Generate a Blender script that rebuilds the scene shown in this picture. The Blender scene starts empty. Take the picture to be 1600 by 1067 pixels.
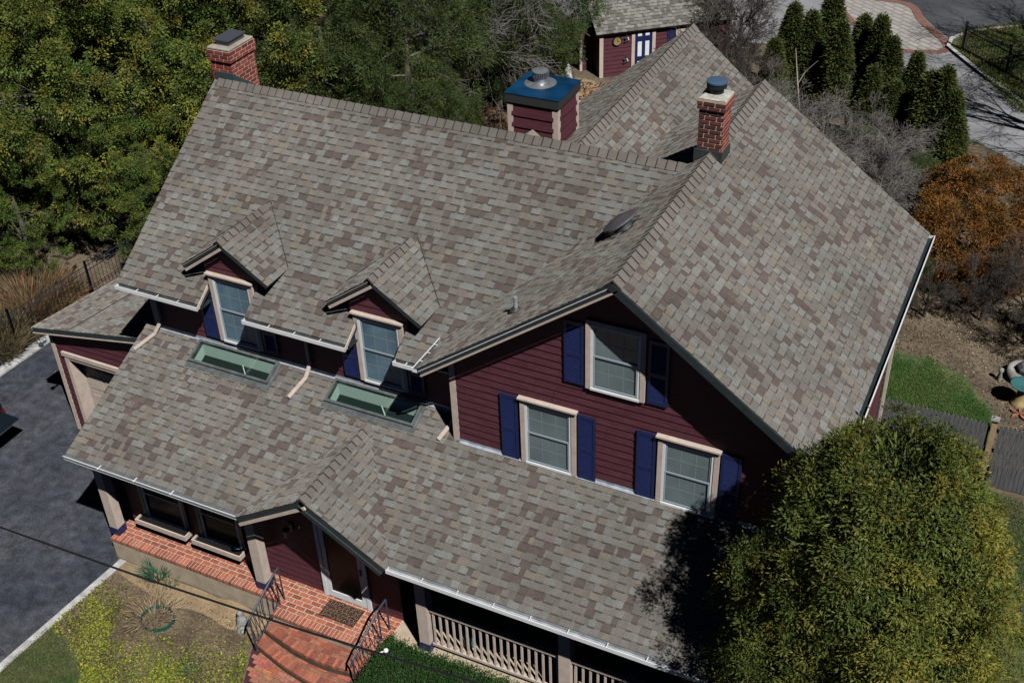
import bpy, math, random
import numpy as np
from mathutils import Vector, Matrix
R = math.radians
scn = bpy.context.scene
COL = scn.collection
# ------------------------------------------------------------------ camera
cam_d = bpy.data.cameras.new("camera"); cam = bpy.data.objects.new("camera", cam_d); COL.objects.link(cam)
cam_d.sensor_width = 36.0; cam_d.lens = 1869.58 / 1600 * 36; cam_d.clip_end = 2000; cam_d.clip_start = 0.5
yaw, pit, rol = R(-27.3556), R(-35.5368), R(-2.4153)
fw = Vector((math.sin(yaw) * math.cos(pit), math.cos(yaw) * math.cos(pit), math.sin(pit)))
rt = Vector((math.cos(yaw), -math.sin(yaw), 0)); up = rt.cross(fw)
rt2 = rt * math.cos(rol) + up * math.sin(rol); up2 = up * math.cos(rol) - rt * math.sin(rol)
M = Matrix((rt2, up2, -fw)).transposed().to_4x4(); M.translation = Vector((10.7462, -14.613, 18.6375))
cam.matrix_world = M
scn.camera = cam
scn.render.resolution_x = 1024; scn.render.resolution_y = 682
# ------------------------------------------------------------------ light
SX, SY = 0.63, 0.45
sun_vec = Vector((SX, -SY, 1)).normalized()
elev = math.asin(sun_vec.z); azim = math.atan2(sun_vec.x, sun_vec.y)
w = bpy.data.worlds.new("World"); scn.world = w; w.use_nodes = True
nt = w.node_tree; sky = nt.nodes.new("ShaderNodeTexSky"); sky.sky_type = 'NISHITA'
sky.sun_disc = False; sky.sun_elevation = elev; sky.sun_rotation = azim; sky.altitude = 3000; sky.air_density = 0.1; sky.dust_density = 0.0; sky.ozone_density = 2.0
bg = nt.nodes["Background"]; bg.inputs[1].default_value = 0.05
nt.links.new(sky.outputs[0], bg.inputs[0])
sd = bpy.data.lights.new("sun", 'SUN'); sd.energy = 5.0; sd.angle = R(0.5); sd.color = (1.0, 0.965, 0.92)
so = bpy.data.objects.new("sun", sd); COL.objects.link(so)
so.rotation_euler = sun_vec.to_track_quat('Z', 'Y').to_euler(); so.location = (30, -20, 50)
scn.view_settings.view_transform = 'Standard'; scn.view_settings.look = 'None'
scn.view_settings.exposure = 0.12; scn.view_settings.gamma = 1.0
try:
    scn.cycles.max_bounces = 6; scn.cycles.diffuse_bounces = 0; scn.cycles.transparent_max_bounces = 12
except Exception: pass
rng = np.random.default_rng(7); rnd = random.Random(11)

# ------------------------------------------------------------------ materials
def mat(name, col, rough=0.7, noise=0.0, nscale=5.0, metal=0.0, spec=0.5, bump=0.0, bscale=40.0, attr=False, col2=None, trans=0.0, stretch=None):
    m = bpy.data.materials.new(name); m.use_nodes = True; t = m.node_tree; b = t.nodes["Principled BSDF"]
    b.inputs['Roughness'].default_value = rough; b.inputs['Metallic'].default_value = metal
    b.inputs['Specular IOR Level'].default_value = spec
    src = None
    tc = t.nodes.new("ShaderNodeTexCoord")
    if attr:
        a = t.nodes.new("ShaderNodeAttribute"); a.attribute_name = "tint"; src = a.outputs['Color']
    if noise > 0 or col2:
        mp = t.nodes.new("ShaderNodeMapping"); t.links.new(tc.outputs['Object'], mp.inputs[0])
        if stretch: mp.inputs['Scale'].default_value = stretch
        n = t.nodes.new("ShaderNodeTexNoise"); n.inputs['Scale'].default_value = nscale; n.inputs['Detail'].default_value = 6
        t.links.new(mp.outputs[0], n.inputs['Vector'])
        if col2:
            r = t.nodes.new("ShaderNodeValToRGB"); r.color_ramp.elements[0].position = 0.38; r.color_ramp.elements[1].position = 0.62
            r.color_ramp.elements[0].color = (*col, 1); r.color_ramp.elements[1].color = (*col2, 1)
            t.links.new(n.outputs[0], r.inputs[0]); base = r.outputs[0]
            if noise > 0:
                n2 = t.nodes.new("ShaderNodeTexNoise"); n2.inputs['Scale'].default_value = nscale * 9; n2.inputs['Detail'].default_value = 5
                t.links.new(mp.outputs[0], n2.inputs['Vector']); n = n2
        elif src is not None: base = src
        else:
            c = t.nodes.new("ShaderNodeRGB"); c.outputs[0].default_value = (*col, 1); base = c.outputs[0]
        if noise > 0:
            mr = t.nodes.new("ShaderNodeMapRange"); mr.inputs[1].default_value = 0.3; mr.inputs[2].default_value = 0.7
            mr.inputs[3].default_value = 1 - noise; mr.inputs[4].default_value = 1 + noise
            t.links.new(n.outputs[0], mr.inputs[0])
            mx = t.nodes.new("ShaderNodeVectorMath"); mx.operation = 'SCALE'
            t.links.new(base, mx.inputs[0]); t.links.new(mr.outputs[0], mx.inputs['Scale']); base = mx.outputs[0]
        src = base
    if src is None: b.inputs['Base Color'].default_value = (*col, 1)
    else: t.links.new(src, b.inputs['Base Color'])
    if bump > 0:
        nb = t.nodes.new("ShaderNodeTexNoise"); nb.inputs['Scale'].default_value = bscale; nb.inputs['Detail'].default_value = 4
        t.links.new(tc.outputs['Object'], nb.inputs['Vector'])
        bp = t.nodes.new("ShaderNodeBump"); bp.inputs['Strength'].default_value = bump; bp.inputs['Distance'].default_value = 0.02
        t.links.new(nb.outputs[0], bp.inputs['Height']); t.links.new(bp.outputs[0], b.inputs['Normal'])
    if trans > 0:
        tr = t.nodes.new("ShaderNodeBsdfTranslucent"); ms = t.nodes.new("ShaderNodeMixShader"); ms.inputs[0].default_value = trans
        if src is not None: t.links.new(src, tr.inputs[0])
        else: tr.inputs[0].default_value = (*col, 1)
        o = t.nodes["Material Output"]; t.links.new(b.outputs[0], ms.inputs[1]); t.links.new(tr.outputs[0], ms.inputs[2]); t.links.new(ms.outputs[0], o.inputs[0])
    return m

K = {}
K['shingle'] = mat("asphalt_shingle", (.2, .2, .2), 0.95, noise=.22, nscale=60, attr=True, spec=.15, bump=.5, bscale=160)
K['deck'] = mat("dark_slate_trim", (.018, .027, .032), 0.5, noise=.2, nscale=8)
K['siding'] = mat("maroon_paint", (.080, .025, .035), 0.6, noise=.22, nscale=2.2, spec=.35, stretch=(1, 1, 5))
K['sidingdark'] = mat("maroon_core", (.05, .014, .02), 0.8)
K['trim'] = mat("beige_trim_paint", (.50, .42, .365), 0.5, noise=.10, nscale=5, spec=.3)
K['white'] = mat("white_paint", (.72, .74, .76), 0.4, noise=.06, nscale=7)
K['blue'] = mat("navy_paint", (.011, .019, .080), 0.42, noise=.12, nscale=9, spec=.4)
K['metal'] = mat("galvanised_metal", (.42, .45, .48), 0.38, noise=.2, nscale=9, metal=.75)
K['gutin'] = mat('gutter_inside', (.10, .11, .12), .7, noise=.4, nscale=3)
K['flash'] = mat("flashing_metal", (.36, .40, .46), 0.5, noise=.3, nscale=6, metal=.3)
K['lead'] = mat("dark_flashing", (.035, .04, .045), 0.5, noise=.25, nscale=8)
K['bluemetal'] = mat("sky_reflection_blue_cap_metal", (.008, .060, .150), 0.30, noise=.5, nscale=2.2, metal=.45, spec=.6)  # blue of the reflected sky is put into the metal's base colour
K['brick'] = mat("chimney_brick", (.2, .05, .035), 0.9, noise=.28, nscale=25, attr=True, bump=.5, bscale=60)
K['mortar'] = mat("mortar", (.46, .36, .29), 0.95, noise=.2, nscale=20)
K['mortar2'] = mat("paving_mortar", (.55, .40, .30), 0.95, noise=.2, nscale=20)
K['concrete'] = mat("aged_concrete", (.30, .27, .23), 0.95, noise=.25, nscale=6, bump=.3)
K['slabside'] = mat("painted_slab_side", (.40, .33, .24), 0.9, noise=.18, nscale=4)
K['iron'] = mat("black_iron", (.012, .016, .026), 0.4, spec=.5)
K['iron2'] = mat("weathered_iron", (.035, .045, .065), 0.5, spec=.5)
K['wood'] = mat("grey_weathered_board", (.115, .115, .120), 0.9, noise=.4, nscale=6, attr=False, stretch=(6, 6, .5), bump=.3)
K['post'] = mat("new_pine_post", (.36, .26, .15), 0.85, noise=.2, nscale=8)
K['asphalt'] = mat("driveway_asphalt", (.036, .043, .058), 0.93, col2=(.058, .065, .078), noise=.4, nscale=.45, bump=1.0, bscale=45, spec=.3)
K['road'] = mat("street_asphalt", (.20, .205, .22), 0.9, noise=.25, nscale=.8, bump=.4, bscale=60)
K['asphalt2'] = mat("dark_asphalt", (.05, .055, .065), 0.85, noise=.4, nscale=.4)
K['kerb'] = mat("kerb_stone", (.40, .40, .40), 0.9, noise=.3, nscale=6, bump=.4)
K['redpave'] = mat("red_border_brick", (.17, .085, .065), 0.9, noise=.25, nscale=9)
K['paver'] = mat("grey_pavers", (.36, .34, .33), 0.9)
_t = K['paver'].node_tree; _b = _t.nodes.new("ShaderNodeTexBrick"); _c = _t.nodes.new("ShaderNodeTexCoord"); _m = _t.nodes.new("ShaderNodeMapping"); _m.inputs['Rotation'].default_value = (0, 0, R(38))
_t.links.new(_c.outputs['Object'], _m.inputs[0]); _t.links.new(_m.outputs[0], _b.inputs[0]); _b.inputs['Scale'].default_value = 1.0; _b.inputs['Brick Width'].default_value = .6; _b.inputs['Row Height'].default_value = .3; _b.inputs['Mortar Size'].default_value = .045
_b.inputs['Color1'].default_value = (.34, .32, .31, 1); _b.inputs['Color2'].default_value = (.27, .255, .25, 1); _b.inputs['Mortar'].default_value = (.20, .19, .18, 1); _t.links.new(_b.outputs[0], _t.nodes['Principled BSDF'].inputs['Base Color'])
K['glass'] = mat("screened_window_glass", (.135, .180, .195), 0.35, noise=.22, nscale=1.7, spec=.8)
K['glassblue'] = mat("sky_reflection_tinted_glass", (.095, .165, .225), 0.32, noise=.28, nscale=2.3, spec=.8)  # dormer panes: blue sky reflection put into the base colour
K['glassdark'] = mat("dark_window_glass", (.004, .005, .006), 0.25, spec=.12)
K['mull'] = mat("muntin", (.19, .24, .255), 0.5)
K['sash'] = mat("inner_sash", (.30, .37, .42), 0.4)
K['black'] = mat("black_plastic", (.012, .012, .013), 0.45)
K['ground'] = mat("bare_ground", (.080, .062, .042), 0.98, col2=(.135, .105, .070), noise=.4, nscale=.9, bump=.8, bscale=25)
K['soil'] = mat("bed_soil", (.090, .066, .042), 0.98, col2=(.165, .125, .078), noise=.4, nscale=1.6, bump=.8, bscale=30)
K['sand'] = mat("sandy_soil", (.30, .22, .13), 0.98, col2=(.22, .16, .095), noise=.2, nscale=2.0, bump=.5, bscale=30)
K['lawn'] = mat("lawn_soil", (.045, .075, .022), 0.98, col2=(.095, .095, .045), noise=.4, nscale=1.5, bump=.8)
K['leaf'] = mat("leaf", (.1, .1, .02), 0.62, attr=True, trans=.28, spec=.3)
K['bark'] = mat("bark", (.10, .085, .070), 0.9, noise=.35, nscale=10, stretch=(3, 3, .6), bump=.6)
K['twig'] = mat("grey_twigs", (.125, .118, .112), 0.9, noise=.3, nscale=6)
K['twigdark'] = mat("dark_twigs", (.05, .042, .036), 0.9, noise=.3, nscale=6)
K['mint'] = mat("skylight_shaft_paint", (.72, .82, .77), 0.6)
K['dark'] = mat("dark_interior", (.010, .022, .020), 0.9)
K['truck'] = mat("dark_truck_paint", (.006, .012, .018), 0.15, spec=.8)
K['red'] = mat("tail_lamp_red", (.12, .008, .01), 0.3)
K['chrome'] = mat("chrome", (.45, .48, .5), 0.2, metal=1)
K['greenplastic'] = mat("green_edging_plastic", (.01, .075, .06), 0.5)
K['stone'] = mat("grey_cast_stone", (.24, .24, .225), 0.9, noise=.3, nscale=12, bump=.4)
K['teal'] = mat("teal_paint", (.035, .13, .14), 0.5)
K['yellow'] = mat("yellow_ochre_paint", (.26, .20, .09), 0.6, noise=.2)
K['orangep'] = mat("terracotta", (.28, .11, .07), 0.8, noise=.2)
K['grey'] = mat("grey_shed_shingle", (.15, .15, .14), 0.95, attr=True, noise=.2, nscale=40, spec=.15)
K['rubber'] = mat("rubber", (.015, .015, .015), .8)
def modulate(m, scale, amt, detail=6, stretch=(1, 1, 1)):
    t = m.node_tree; b = t.nodes["Principled BSDF"]; l = b.inputs['Base Color'].links[0]; src = l.from_socket
    tc = t.nodes.new("ShaderNodeTexCoord"); mp = t.nodes.new("ShaderNodeMapping"); mp.inputs['Scale'].default_value = stretch; n = t.nodes.new("ShaderNodeTexNoise"); n.inputs['Scale'].default_value = scale; n.inputs['Detail'].default_value = detail
    mr = t.nodes.new("ShaderNodeMapRange"); mr.inputs[1].default_value = .3; mr.inputs[2].default_value = .7; mr.inputs[3].default_value = 1 - amt; mr.inputs[4].default_value = 1 + amt
    mx = t.nodes.new("ShaderNodeVectorMath"); mx.operation = 'SCALE'
    t.links.new(tc.outputs['Object'], mp.inputs[0]); t.links.new(mp.outputs[0], n.inputs['Vector']); t.links.new(n.outputs[0], mr.inputs[0]); t.links.new(src, mx.inputs[0]); t.links.new(mr.outputs[0], mx.inputs['Scale']); t.links.new(mx.outputs[0], b.inputs['Base Color'])
K['shingle'].node_tree.nodes['Principled BSDF'].inputs['Diffuse Roughness'].default_value = 1.0
modulate(K['shingle'], .55, .13); modulate(K['shingle'], 5, .09); modulate(K['asphalt'], 55, .55, 2); modulate(K['asphalt'], 2.2, .25); modulate(K['siding'], 14, .12); modulate(K['road'], 30, .2, 2); modulate(K['lawn'], .35, .35); modulate(K['trim'], 18, .07)
def cracks(m, scale, col, wd=.012):
    t = m.node_tree; b = t.nodes["Principled BSDF"]; src = b.inputs['Base Color'].links[0].from_socket
    tc = t.nodes.new("ShaderNodeTexCoord"); n = t.nodes.new("ShaderNodeTexNoise"); n.inputs['Scale'].default_value = 1.6; n.inputs['Detail'].default_value = 8; ad = t.nodes.new("ShaderNodeMixRGB"); ad.blend_type = 'LINEAR_LIGHT'; ad.inputs[0].default_value = .10
    v = t.nodes.new("ShaderNodeTexVoronoi"); v.feature = 'DISTANCE_TO_EDGE'; v.inputs['Scale'].default_value = scale
    t.links.new(tc.outputs['Object'], ad.inputs[1]); t.links.new(tc.outputs['Object'], n.inputs['Vector']); t.links.new(n.outputs['Color'], ad.inputs[2]); t.links.new(ad.outputs[0], v.inputs['Vector'])
    lt = t.nodes.new("ShaderNodeMath"); lt.operation = 'LESS_THAN'; lt.inputs[1].default_value = wd; t.links.new(v.outputs['Distance'], lt.inputs[0])
    n2 = t.nodes.new("ShaderNodeTexNoise"); n2.inputs['Scale'].default_value = .4; t.links.new(tc.outputs['Object'], n2.inputs['Vector']); g2 = t.nodes.new("ShaderNodeMath"); g2.operation = 'GREATER_THAN'; g2.inputs[1].default_value = .52; t.links.new(n2.outputs[0], g2.inputs[0])
    mu = t.nodes.new("ShaderNodeMath"); mu.operation = 'MULTIPLY'; t.links.new(lt.outputs[0], mu.inputs[0]); t.links.new(g2.outputs[0], mu.inputs[1])
    mx = t.nodes.new("ShaderNodeMixRGB"); mx.inputs[2].default_value = (*col, 1); t.links.new(mu.outputs[0], mx.inputs[0]); t.links.new(src, mx.inputs[1]); t.links.new(mx.outputs[0], b.inputs['Base Color'])
cracks(K['asphalt'], .38, (.085, .085, .085), .0035)
# skylight glass: real see-through pane
gm = bpy.data.materials.new("skylight_glass"); gm.use_nodes = True; t = gm.node_tree
for n in list(t.nodes):
    if n.type == 'BSDF_PRINCIPLED': t.nodes.remove(n)
tr = t.nodes.new("ShaderNodeBsdfTransparent"); tr.inputs[0].default_value = (.88, .94, .92, 1)
gl = t.nodes.new("ShaderNodeBsdfGlossy"); gl.inputs['Roughness'].default_value = .06
ms = t.nodes.new("ShaderNodeMixShader"); ms.inputs[0].default_value = .10
t.links.new(tr.outputs[0], ms.inputs[1]); t.links.new(gl.outputs[0], ms.inputs[2]); t.links.new(ms.outputs[0], t.nodes["Material Output"].inputs[0])
K['skyglass'] = gm

# ------------------------------------------------------------------ mesh helpers
def V3(*a): return np.array(a, float)
class MB:
    def __init__(s): s.v = []; s.f = []; s.m = []; s.t = []
    def quad(s, pts, mi=0, tint=(1, 1, 1)):
        i = len(s.v); s.v.extend([tuple(map(float, p)) for p in pts]); s.f.append(tuple(range(i, i + len(pts)))); s.m.append(mi); s.t.append(tint)
    def hexa(s, p, mi=0, tint=(1, 1, 1)):     # p: 8 points, 0-3 bottom ccw, 4-7 top
        i = len(s.v); s.v.extend([tuple(map(float, q)) for q in p])
        for f in ((0, 3, 2, 1), (4, 5, 6, 7), (0, 1, 5, 4), (1, 2, 6, 5), (2, 3, 7, 6), (3, 0, 4, 7)):
            s.f.append(tuple(i + k for k in f)); s.m.append(mi); s.t.append(tint)
    def box(s, x0, x1, y0, y1, z0, z1, mi=0, tint=(1, 1, 1)):
        s.hexa([(x0, y0, z0), (x1, y0, z0), (x1, y1, z0), (x0, y1, z0), (x0, y0, z1), (x1, y0, z1), (x1, y1, z1), (x0, y1, z1)], mi, tint)
    def obox(s, O, A, B, C, mi=0, tint=(1, 1, 1)):   # parallelepiped from O along vectors A,B,C
        O, A, B, C = map(lambda q: np.array(q, float), (O, A, B, C))
        s.hexa([O, O + A, O + A + B, O + B, O + C, O + A + C, O + A + B + C, O + B + C], mi, tint)
    def prism(s, poly, D, mi=0, tint=(1, 1, 1)):     # poly: list of 3d points, extrude by D
        n = len(poly); D = np.array(D, float); i = len(s.v)
        s.v.extend([tuple(map(float, q)) for q in poly]); s.v.extend([tuple(map(float, np.array(q, float) + D)) for q in poly])
        s.f.append(tuple(i + k for k in range(n))[::-1]); s.f.append(tuple(i + n + k for k in range(n)))
        for k in range(n): s.f.append((i + k, i + (k + 1) % n, i + n + (k + 1) % n, i + n + k))
        s.m.extend([mi] * (n + 2)); s.t.extend([tint] * (n + 2))
    def tube(s, pts, rad, n=8, mi=0, cap=True, tint=(1, 1, 1)):
        pts = [np.array(p, float) for p in pts]; rad = rad if hasattr(rad, '__len__') else [rad] * len(pts)
        i = len(s.v); ref = None
        for k, p in enumerate(pts):
            d = pts[min(k + 1, len(pts) - 1)] - pts[max(k - 1, 0)]; d = d / (np.linalg.norm(d) + 1e-9)
            if ref is None:
                ref = np.cross(d, (0, 0, 1.0)) if abs(d[2]) < .9 else np.cross(d, (1.0, 0, 0))
            a = ref - d * (ref @ d); a /= np.linalg.norm(a) + 1e-9; ref = a; b = np.cross(d, a)
            for j in range(n):
                th = 2 * math.pi * j / n; s.v.append(tuple(p + rad[k] * (a * math.cos(th) + b * math.sin(th))))
        for k in range(len(pts) - 1):
            for j in range(n):
                j2 = (j + 1) % n; s.f.append((i + k * n + j, i + k * n + j2, i + (k + 1) * n + j2, i + (k + 1) * n + j)); s.m.append(mi); s.t.append(tint)
        if cap:
            s.f.append(tuple(i + j for j in range(n))[::-1]); s.m.append(mi); s.t.append(tint)
            e = i + (len(pts) - 1) * n; s.f.append(tuple(e + j for j in range(n))); s.m.append(mi); s.t.append(tint)
    def lathe(s, c, prof, n=20, mi=0):
        i = len(s.v)
        for r_, z in prof:
            for j in range(n): th = 2 * math.pi * j / n; s.v.append((c[0] + r_ * math.cos(th), c[1] + r_ * math.sin(th), c[2] + z))
        for k in range(len(prof) - 1):
            for j in range(n):
                j2 = (j + 1) % n; s.f.append((i + k * n + j, i + k * n + j2, i + (k + 1) * n + j2, i + (k + 1) * n + j)); s.m.append(mi); s.t.append((1, 1, 1))
    def build(s, name, mats, parent=None, bevel=0, smooth=False):
        me = bpy.data.meshes.new(name); me.from_pydata(s.v, [], s.f)
        mats = mats if isinstance(mats, (list, tuple)) else [mats]
        for m in mats: me.materials.append(m)
        if len(mats) > 1: me.polygons.foreach_set('material_index', s.m)
        if any(m in (K['shingle'], K['brick'], K['grey'], K['leaf']) for m in mats):
            a = me.attributes.new('tint', 'FLOAT_COLOR', 'FACE')
            arr = np.ones((len(s.f), 4), np.float32); arr[:, :3] = np.array(s.t, np.float32); a.data.foreach_set('color', arr.ravel())
        if smooth: me.polygons.foreach_set('use_smooth', [True] * len(s.f))
        o = bpy.data.objects.new(name, me); COL.objects.link(o)
        if parent: o.parent = parent
        if bevel:
            b = o.modifiers.new('bevel', 'BEVEL'); b.width = bevel; b.segments = 2; b.limit_method = 'ANGLE'
        return o
def tag(o, label=None, cat=None, group=None, kind=None):
    if label: o['label'] = label
    if cat: o['category'] = cat
    if group: o['group'] = group
    if kind: o['kind'] = kind
    return o
def empty(name, loc, label=None, cat=None, group=None, rz=0):
    o = bpy.data.objects.new(name, None); COL.objects.link(o); o.location = loc; o.rotation_euler = (0, 0, rz); o.empty_display_size = .3
    return tag(o, label, cat, group)
def rootparent(o, root):   # keep world coordinates when parented to a root that has a location
    o.parent = root; o.matrix_parent_inverse = Matrix.Translation(root.location).inverted() if root.rotation_euler.z == 0 else root.matrix_basis.inverted()
    return o
def numpy_mesh(name, verts, faces4, tints, material, parent=None):
    me = bpy.data.meshes.new(name); nv = len(verts); nf = len(faces4)
    me.vertices.add(nv); me.vertices.foreach_set('co', verts.astype(np.float32).ravel())
    me.loops.add(nf * 4); me.loops.foreach_set('vertex_index', faces4.astype(np.int32).ravel())
    me.polygons.add(nf); me.polygons.foreach_set('loop_start', np.arange(nf, dtype=np.int32) * 4)
    try: me.polygons.foreach_set('loop_total', np.full(nf, 4, dtype=np.int32))
    except Exception: pass
    me.update(calc_edges=True); me.materials.append(material)
    if tints is not None:
        a = me.attributes.new('tint', 'FLOAT_COLOR', 'FACE'); arr = np.ones((nf, 4), np.float32); arr[:, :3] = tints; a.data.foreach_set('color', arr.ravel())
    o = bpy.data.objects.new(name, me); COL.objects.link(o)
    if parent: o.parent = parent
    return o

# scanline intervals of a polygon with holes (even-odd); polys: list of loops of (u,v)
def intervals(polys, v):
    xs = []
    for P in polys:
        n = len(P)
        for i in range(n):
            (u0, v0), (u1, v1) = P[i], P[(i + 1) % n]
            if (v0 <= v < v1) or (v1 <= v < v0): xs.append(u0 + (u1 - u0) * (v - v0) / (v1 - v0))
    xs.sort(); return [(xs[i], xs[i + 1]) for i in range(0, len(xs) - 1, 2)]
def bandpairs(polys, va, vb):
    a = intervals(polys, va + 1e-5); b = intervals(polys, vb - 1e-5)
    if len(a) == len(b): return [(p[0], p[1], q[0], q[1]) for p, q in zip(a, b)]
    c = intervals(polys, (va + vb) / 2); return [(p[0], p[1], p[0], p[1]) for p in c]
PAL = [((.149, .142, .131), 33), ((.162, .165, .160), 18), ((.131, .123, .113), 22), ((.098, .078, .072), 15), ((.164, .146, .122), 5), ((.148, .132, .118), 7)]
PT = [p for p, wgt in PAL for _ in range(wgt)]
def shingles(name, parent, O, U, V, polys, seed=1, expo=.145, deck=.12, pal=PT, material=None, loc=None):
    O, U, V = V3(*O), V3(*U), V3(*V); U /= np.linalg.norm(U); V /= np.linalg.norm(V); N = np.cross(U, V)
    if N[2] < 0: N = -N
    rr = random.Random(seed); mb = MB(); vmax = max(v for P in polys for _, v in P); vmin = min(v for P in polys for _, v in P)
    P3 = lambda u, v, h: O + U * u + V * v + N * h
    k = 0
    while vmin + k * expo < vmax - .01:
        v0 = vmin + k * expo; v1 = min(v0 + expo, vmax)
        for (l0, r0, l1, r1) in bandpairs(polys, v0, v1):
            lo, hi = min(l0, l1), max(r0, r1); c = lo - rr.random() * .2; raised = rr.random() < .5; prev = None
            while c < hi:
                wd = rr.choice((.10, .13, .155, .18)) if raised else rr.choice((.06, .10, .13, .17, .21))
                a0, a1 = max(c, l0), min(c + wd, r0); b0, b1 = max(c, l1), min(c + wd, r1)
                tn = rr.choice(pal)
                if prev is not None and rr.random() < .08: tn = prev
                prev = tn; jt = .93 + .14 * rr.random(); tn = tuple(q * jt for q in tn)
                t = (.017 if raised else .008) + rr.random() * .002
                if a1 > a0 + .004 or b1 > b0 + .004:
                    a1 = max(a1, a0); b1 = max(b1, b0)
                    h1 = .002 + (.003 if raised else 0)
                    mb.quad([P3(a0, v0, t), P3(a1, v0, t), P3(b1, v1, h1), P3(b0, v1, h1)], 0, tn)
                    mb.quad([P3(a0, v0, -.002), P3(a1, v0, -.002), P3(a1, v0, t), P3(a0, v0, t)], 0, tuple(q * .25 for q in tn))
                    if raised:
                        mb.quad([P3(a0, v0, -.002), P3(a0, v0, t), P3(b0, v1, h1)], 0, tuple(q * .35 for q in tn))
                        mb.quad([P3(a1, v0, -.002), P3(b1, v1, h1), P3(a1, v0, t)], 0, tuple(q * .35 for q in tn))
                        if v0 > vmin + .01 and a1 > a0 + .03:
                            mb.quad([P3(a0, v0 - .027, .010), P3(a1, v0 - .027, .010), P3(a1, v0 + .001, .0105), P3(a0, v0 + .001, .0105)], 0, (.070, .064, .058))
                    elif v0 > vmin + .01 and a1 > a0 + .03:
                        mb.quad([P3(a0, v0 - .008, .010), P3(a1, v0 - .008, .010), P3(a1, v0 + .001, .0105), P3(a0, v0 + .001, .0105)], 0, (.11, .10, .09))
                c += wd; raised = not raised
        k += 1
    if deck:
        vs = sorted(set(round(v, 5) for P in polys for _, v in P))
        for va, vb in zip(vs[:-1], vs[1:]):
            if vb - va < .004: continue
            for (l0, r0, l1, r1) in bandpairs(polys, va, vb):
                if max(r0 - l0, r1 - l1) < .004: continue
                mb.hexa([P3(l0, va, -deck), P3(r0, va, -deck), P3(r1, vb, -deck), P3(l1, vb, -deck), P3(l0, va, -.003), P3(r0, va, -.003), P3(r1, vb, -.003), P3(l1, vb, -.003)], 1)
    return mb.build(name, [material or K['shingle'], K['deck']], parent)
def ridgecaps(name, parent, A, B, s1, s2, seed=3, expo=.19, half=.17, tint=(.142, .130, .121)):
    """cap shingles from A to B; s1, s2: unit vectors down each slope"""
    A, B, s1, s2 = V3(*A), V3(*B), V3(*s1), V3(*s2); s1 /= np.linalg.norm(s1); s2 /= np.linalg.norm(s2)
    D = B - A; L = np.linalg.norm(D); D /= L; upv = V3(0, 0, 1); rr = random.Random(seed); mb = MB(); n = int(L / expo)
    for k in range(n):
        p = A + D * k * expo; jt = .9 + .2 * rr.random(); tn = tuple(q * jt for q in tint)
        prof = []
        for (lift, q) in ((.044, 0), (.029, 1)):
            c = p + D * (expo + .02) * q; hw = half + rr.uniform(-.008, .008)
            row = [c + s1 * hw + upv * (lift - .010), c + s1 * .055 + upv * (lift + .004), c + upv * (lift + .014), c + s2 * .055 + upv * (lift + .004), c + s2 * hw + upv * (lift - .010)]
            prof.append(row)
        for j in range(4): mb.quad([prof[0][j], prof[0][j + 1], prof[1][j + 1], prof[1][j]], 0, tn)
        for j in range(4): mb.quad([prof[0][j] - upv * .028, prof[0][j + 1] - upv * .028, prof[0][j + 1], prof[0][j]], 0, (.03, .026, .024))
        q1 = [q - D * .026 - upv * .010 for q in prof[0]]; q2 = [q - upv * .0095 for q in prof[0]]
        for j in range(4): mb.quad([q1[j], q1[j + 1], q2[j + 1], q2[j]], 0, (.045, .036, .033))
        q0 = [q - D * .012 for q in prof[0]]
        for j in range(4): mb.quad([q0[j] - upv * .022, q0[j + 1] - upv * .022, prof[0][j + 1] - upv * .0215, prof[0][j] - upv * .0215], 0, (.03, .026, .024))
    return mb.build(name, [K['shingle']], parent)
def siding(name, parent, O, U, polys, expo=.155, N=None, core=.1, material=None, lap=.021):
    """clapboards on a vertical plane: O origin, U horizontal; polys in (u, z)"""
    O, U = V3(*O), V3(*U); U /= np.linalg.norm(U); V = V3(0, 0, 1); N = V3(*N)
    mb = MB(); P3 = lambda u, v, h: O + U * u + V * v + N * h
    vmax = max(v for P in polys for _, v in P); vmin = min(v for P in polys for _, v in P); k = 0
    while vmin + k * expo < vmax - .005:
        v0 = vmin + k * expo; v1 = min(v0 + expo, vmax)
        for (l0, r0, l1, r1) in bandpairs(polys, v0, v1):
            mb.quad([P3(l0, v0, lap), P3(r0, v0, lap), P3(r1, v1, .001), P3(l1, v1, .001)])
            mb.quad([P3(l0, v0, 0), P3(r0, v0, 0), P3(r0, v0, lap), P3(l0, v0, lap)])
            mb.hexa([P3(l0, v0, -core), P3(r0, v0, -core), P3(r1, v1, -core), P3(l1, v1, -core), P3(l0, v0, -.001), P3(r0, v0, -.001), P3(r1, v1, -.001), P3(l1, v1, -.001)])
        if len(polys[0]) > 3 and expo < .2 and N[1] < -.5:
            rj = random.Random(k * 7 + int(vmax * 100))
            for (l0, r0, l1, r1) in bandpairs(polys, v0, v1):
                if r0 - l0 > 1.5 and rj.random() < .6:
                    u = rj.uniform(l0 + .5, r0 - .5); mb.obox(P3(u, v0 + .002, lap * .98 - .002), U * .006, V * (expo * .9), N * .0035 - V * 0)
        k += 1
    return mb.build(name, [material or K['siding']], parent)
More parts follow.
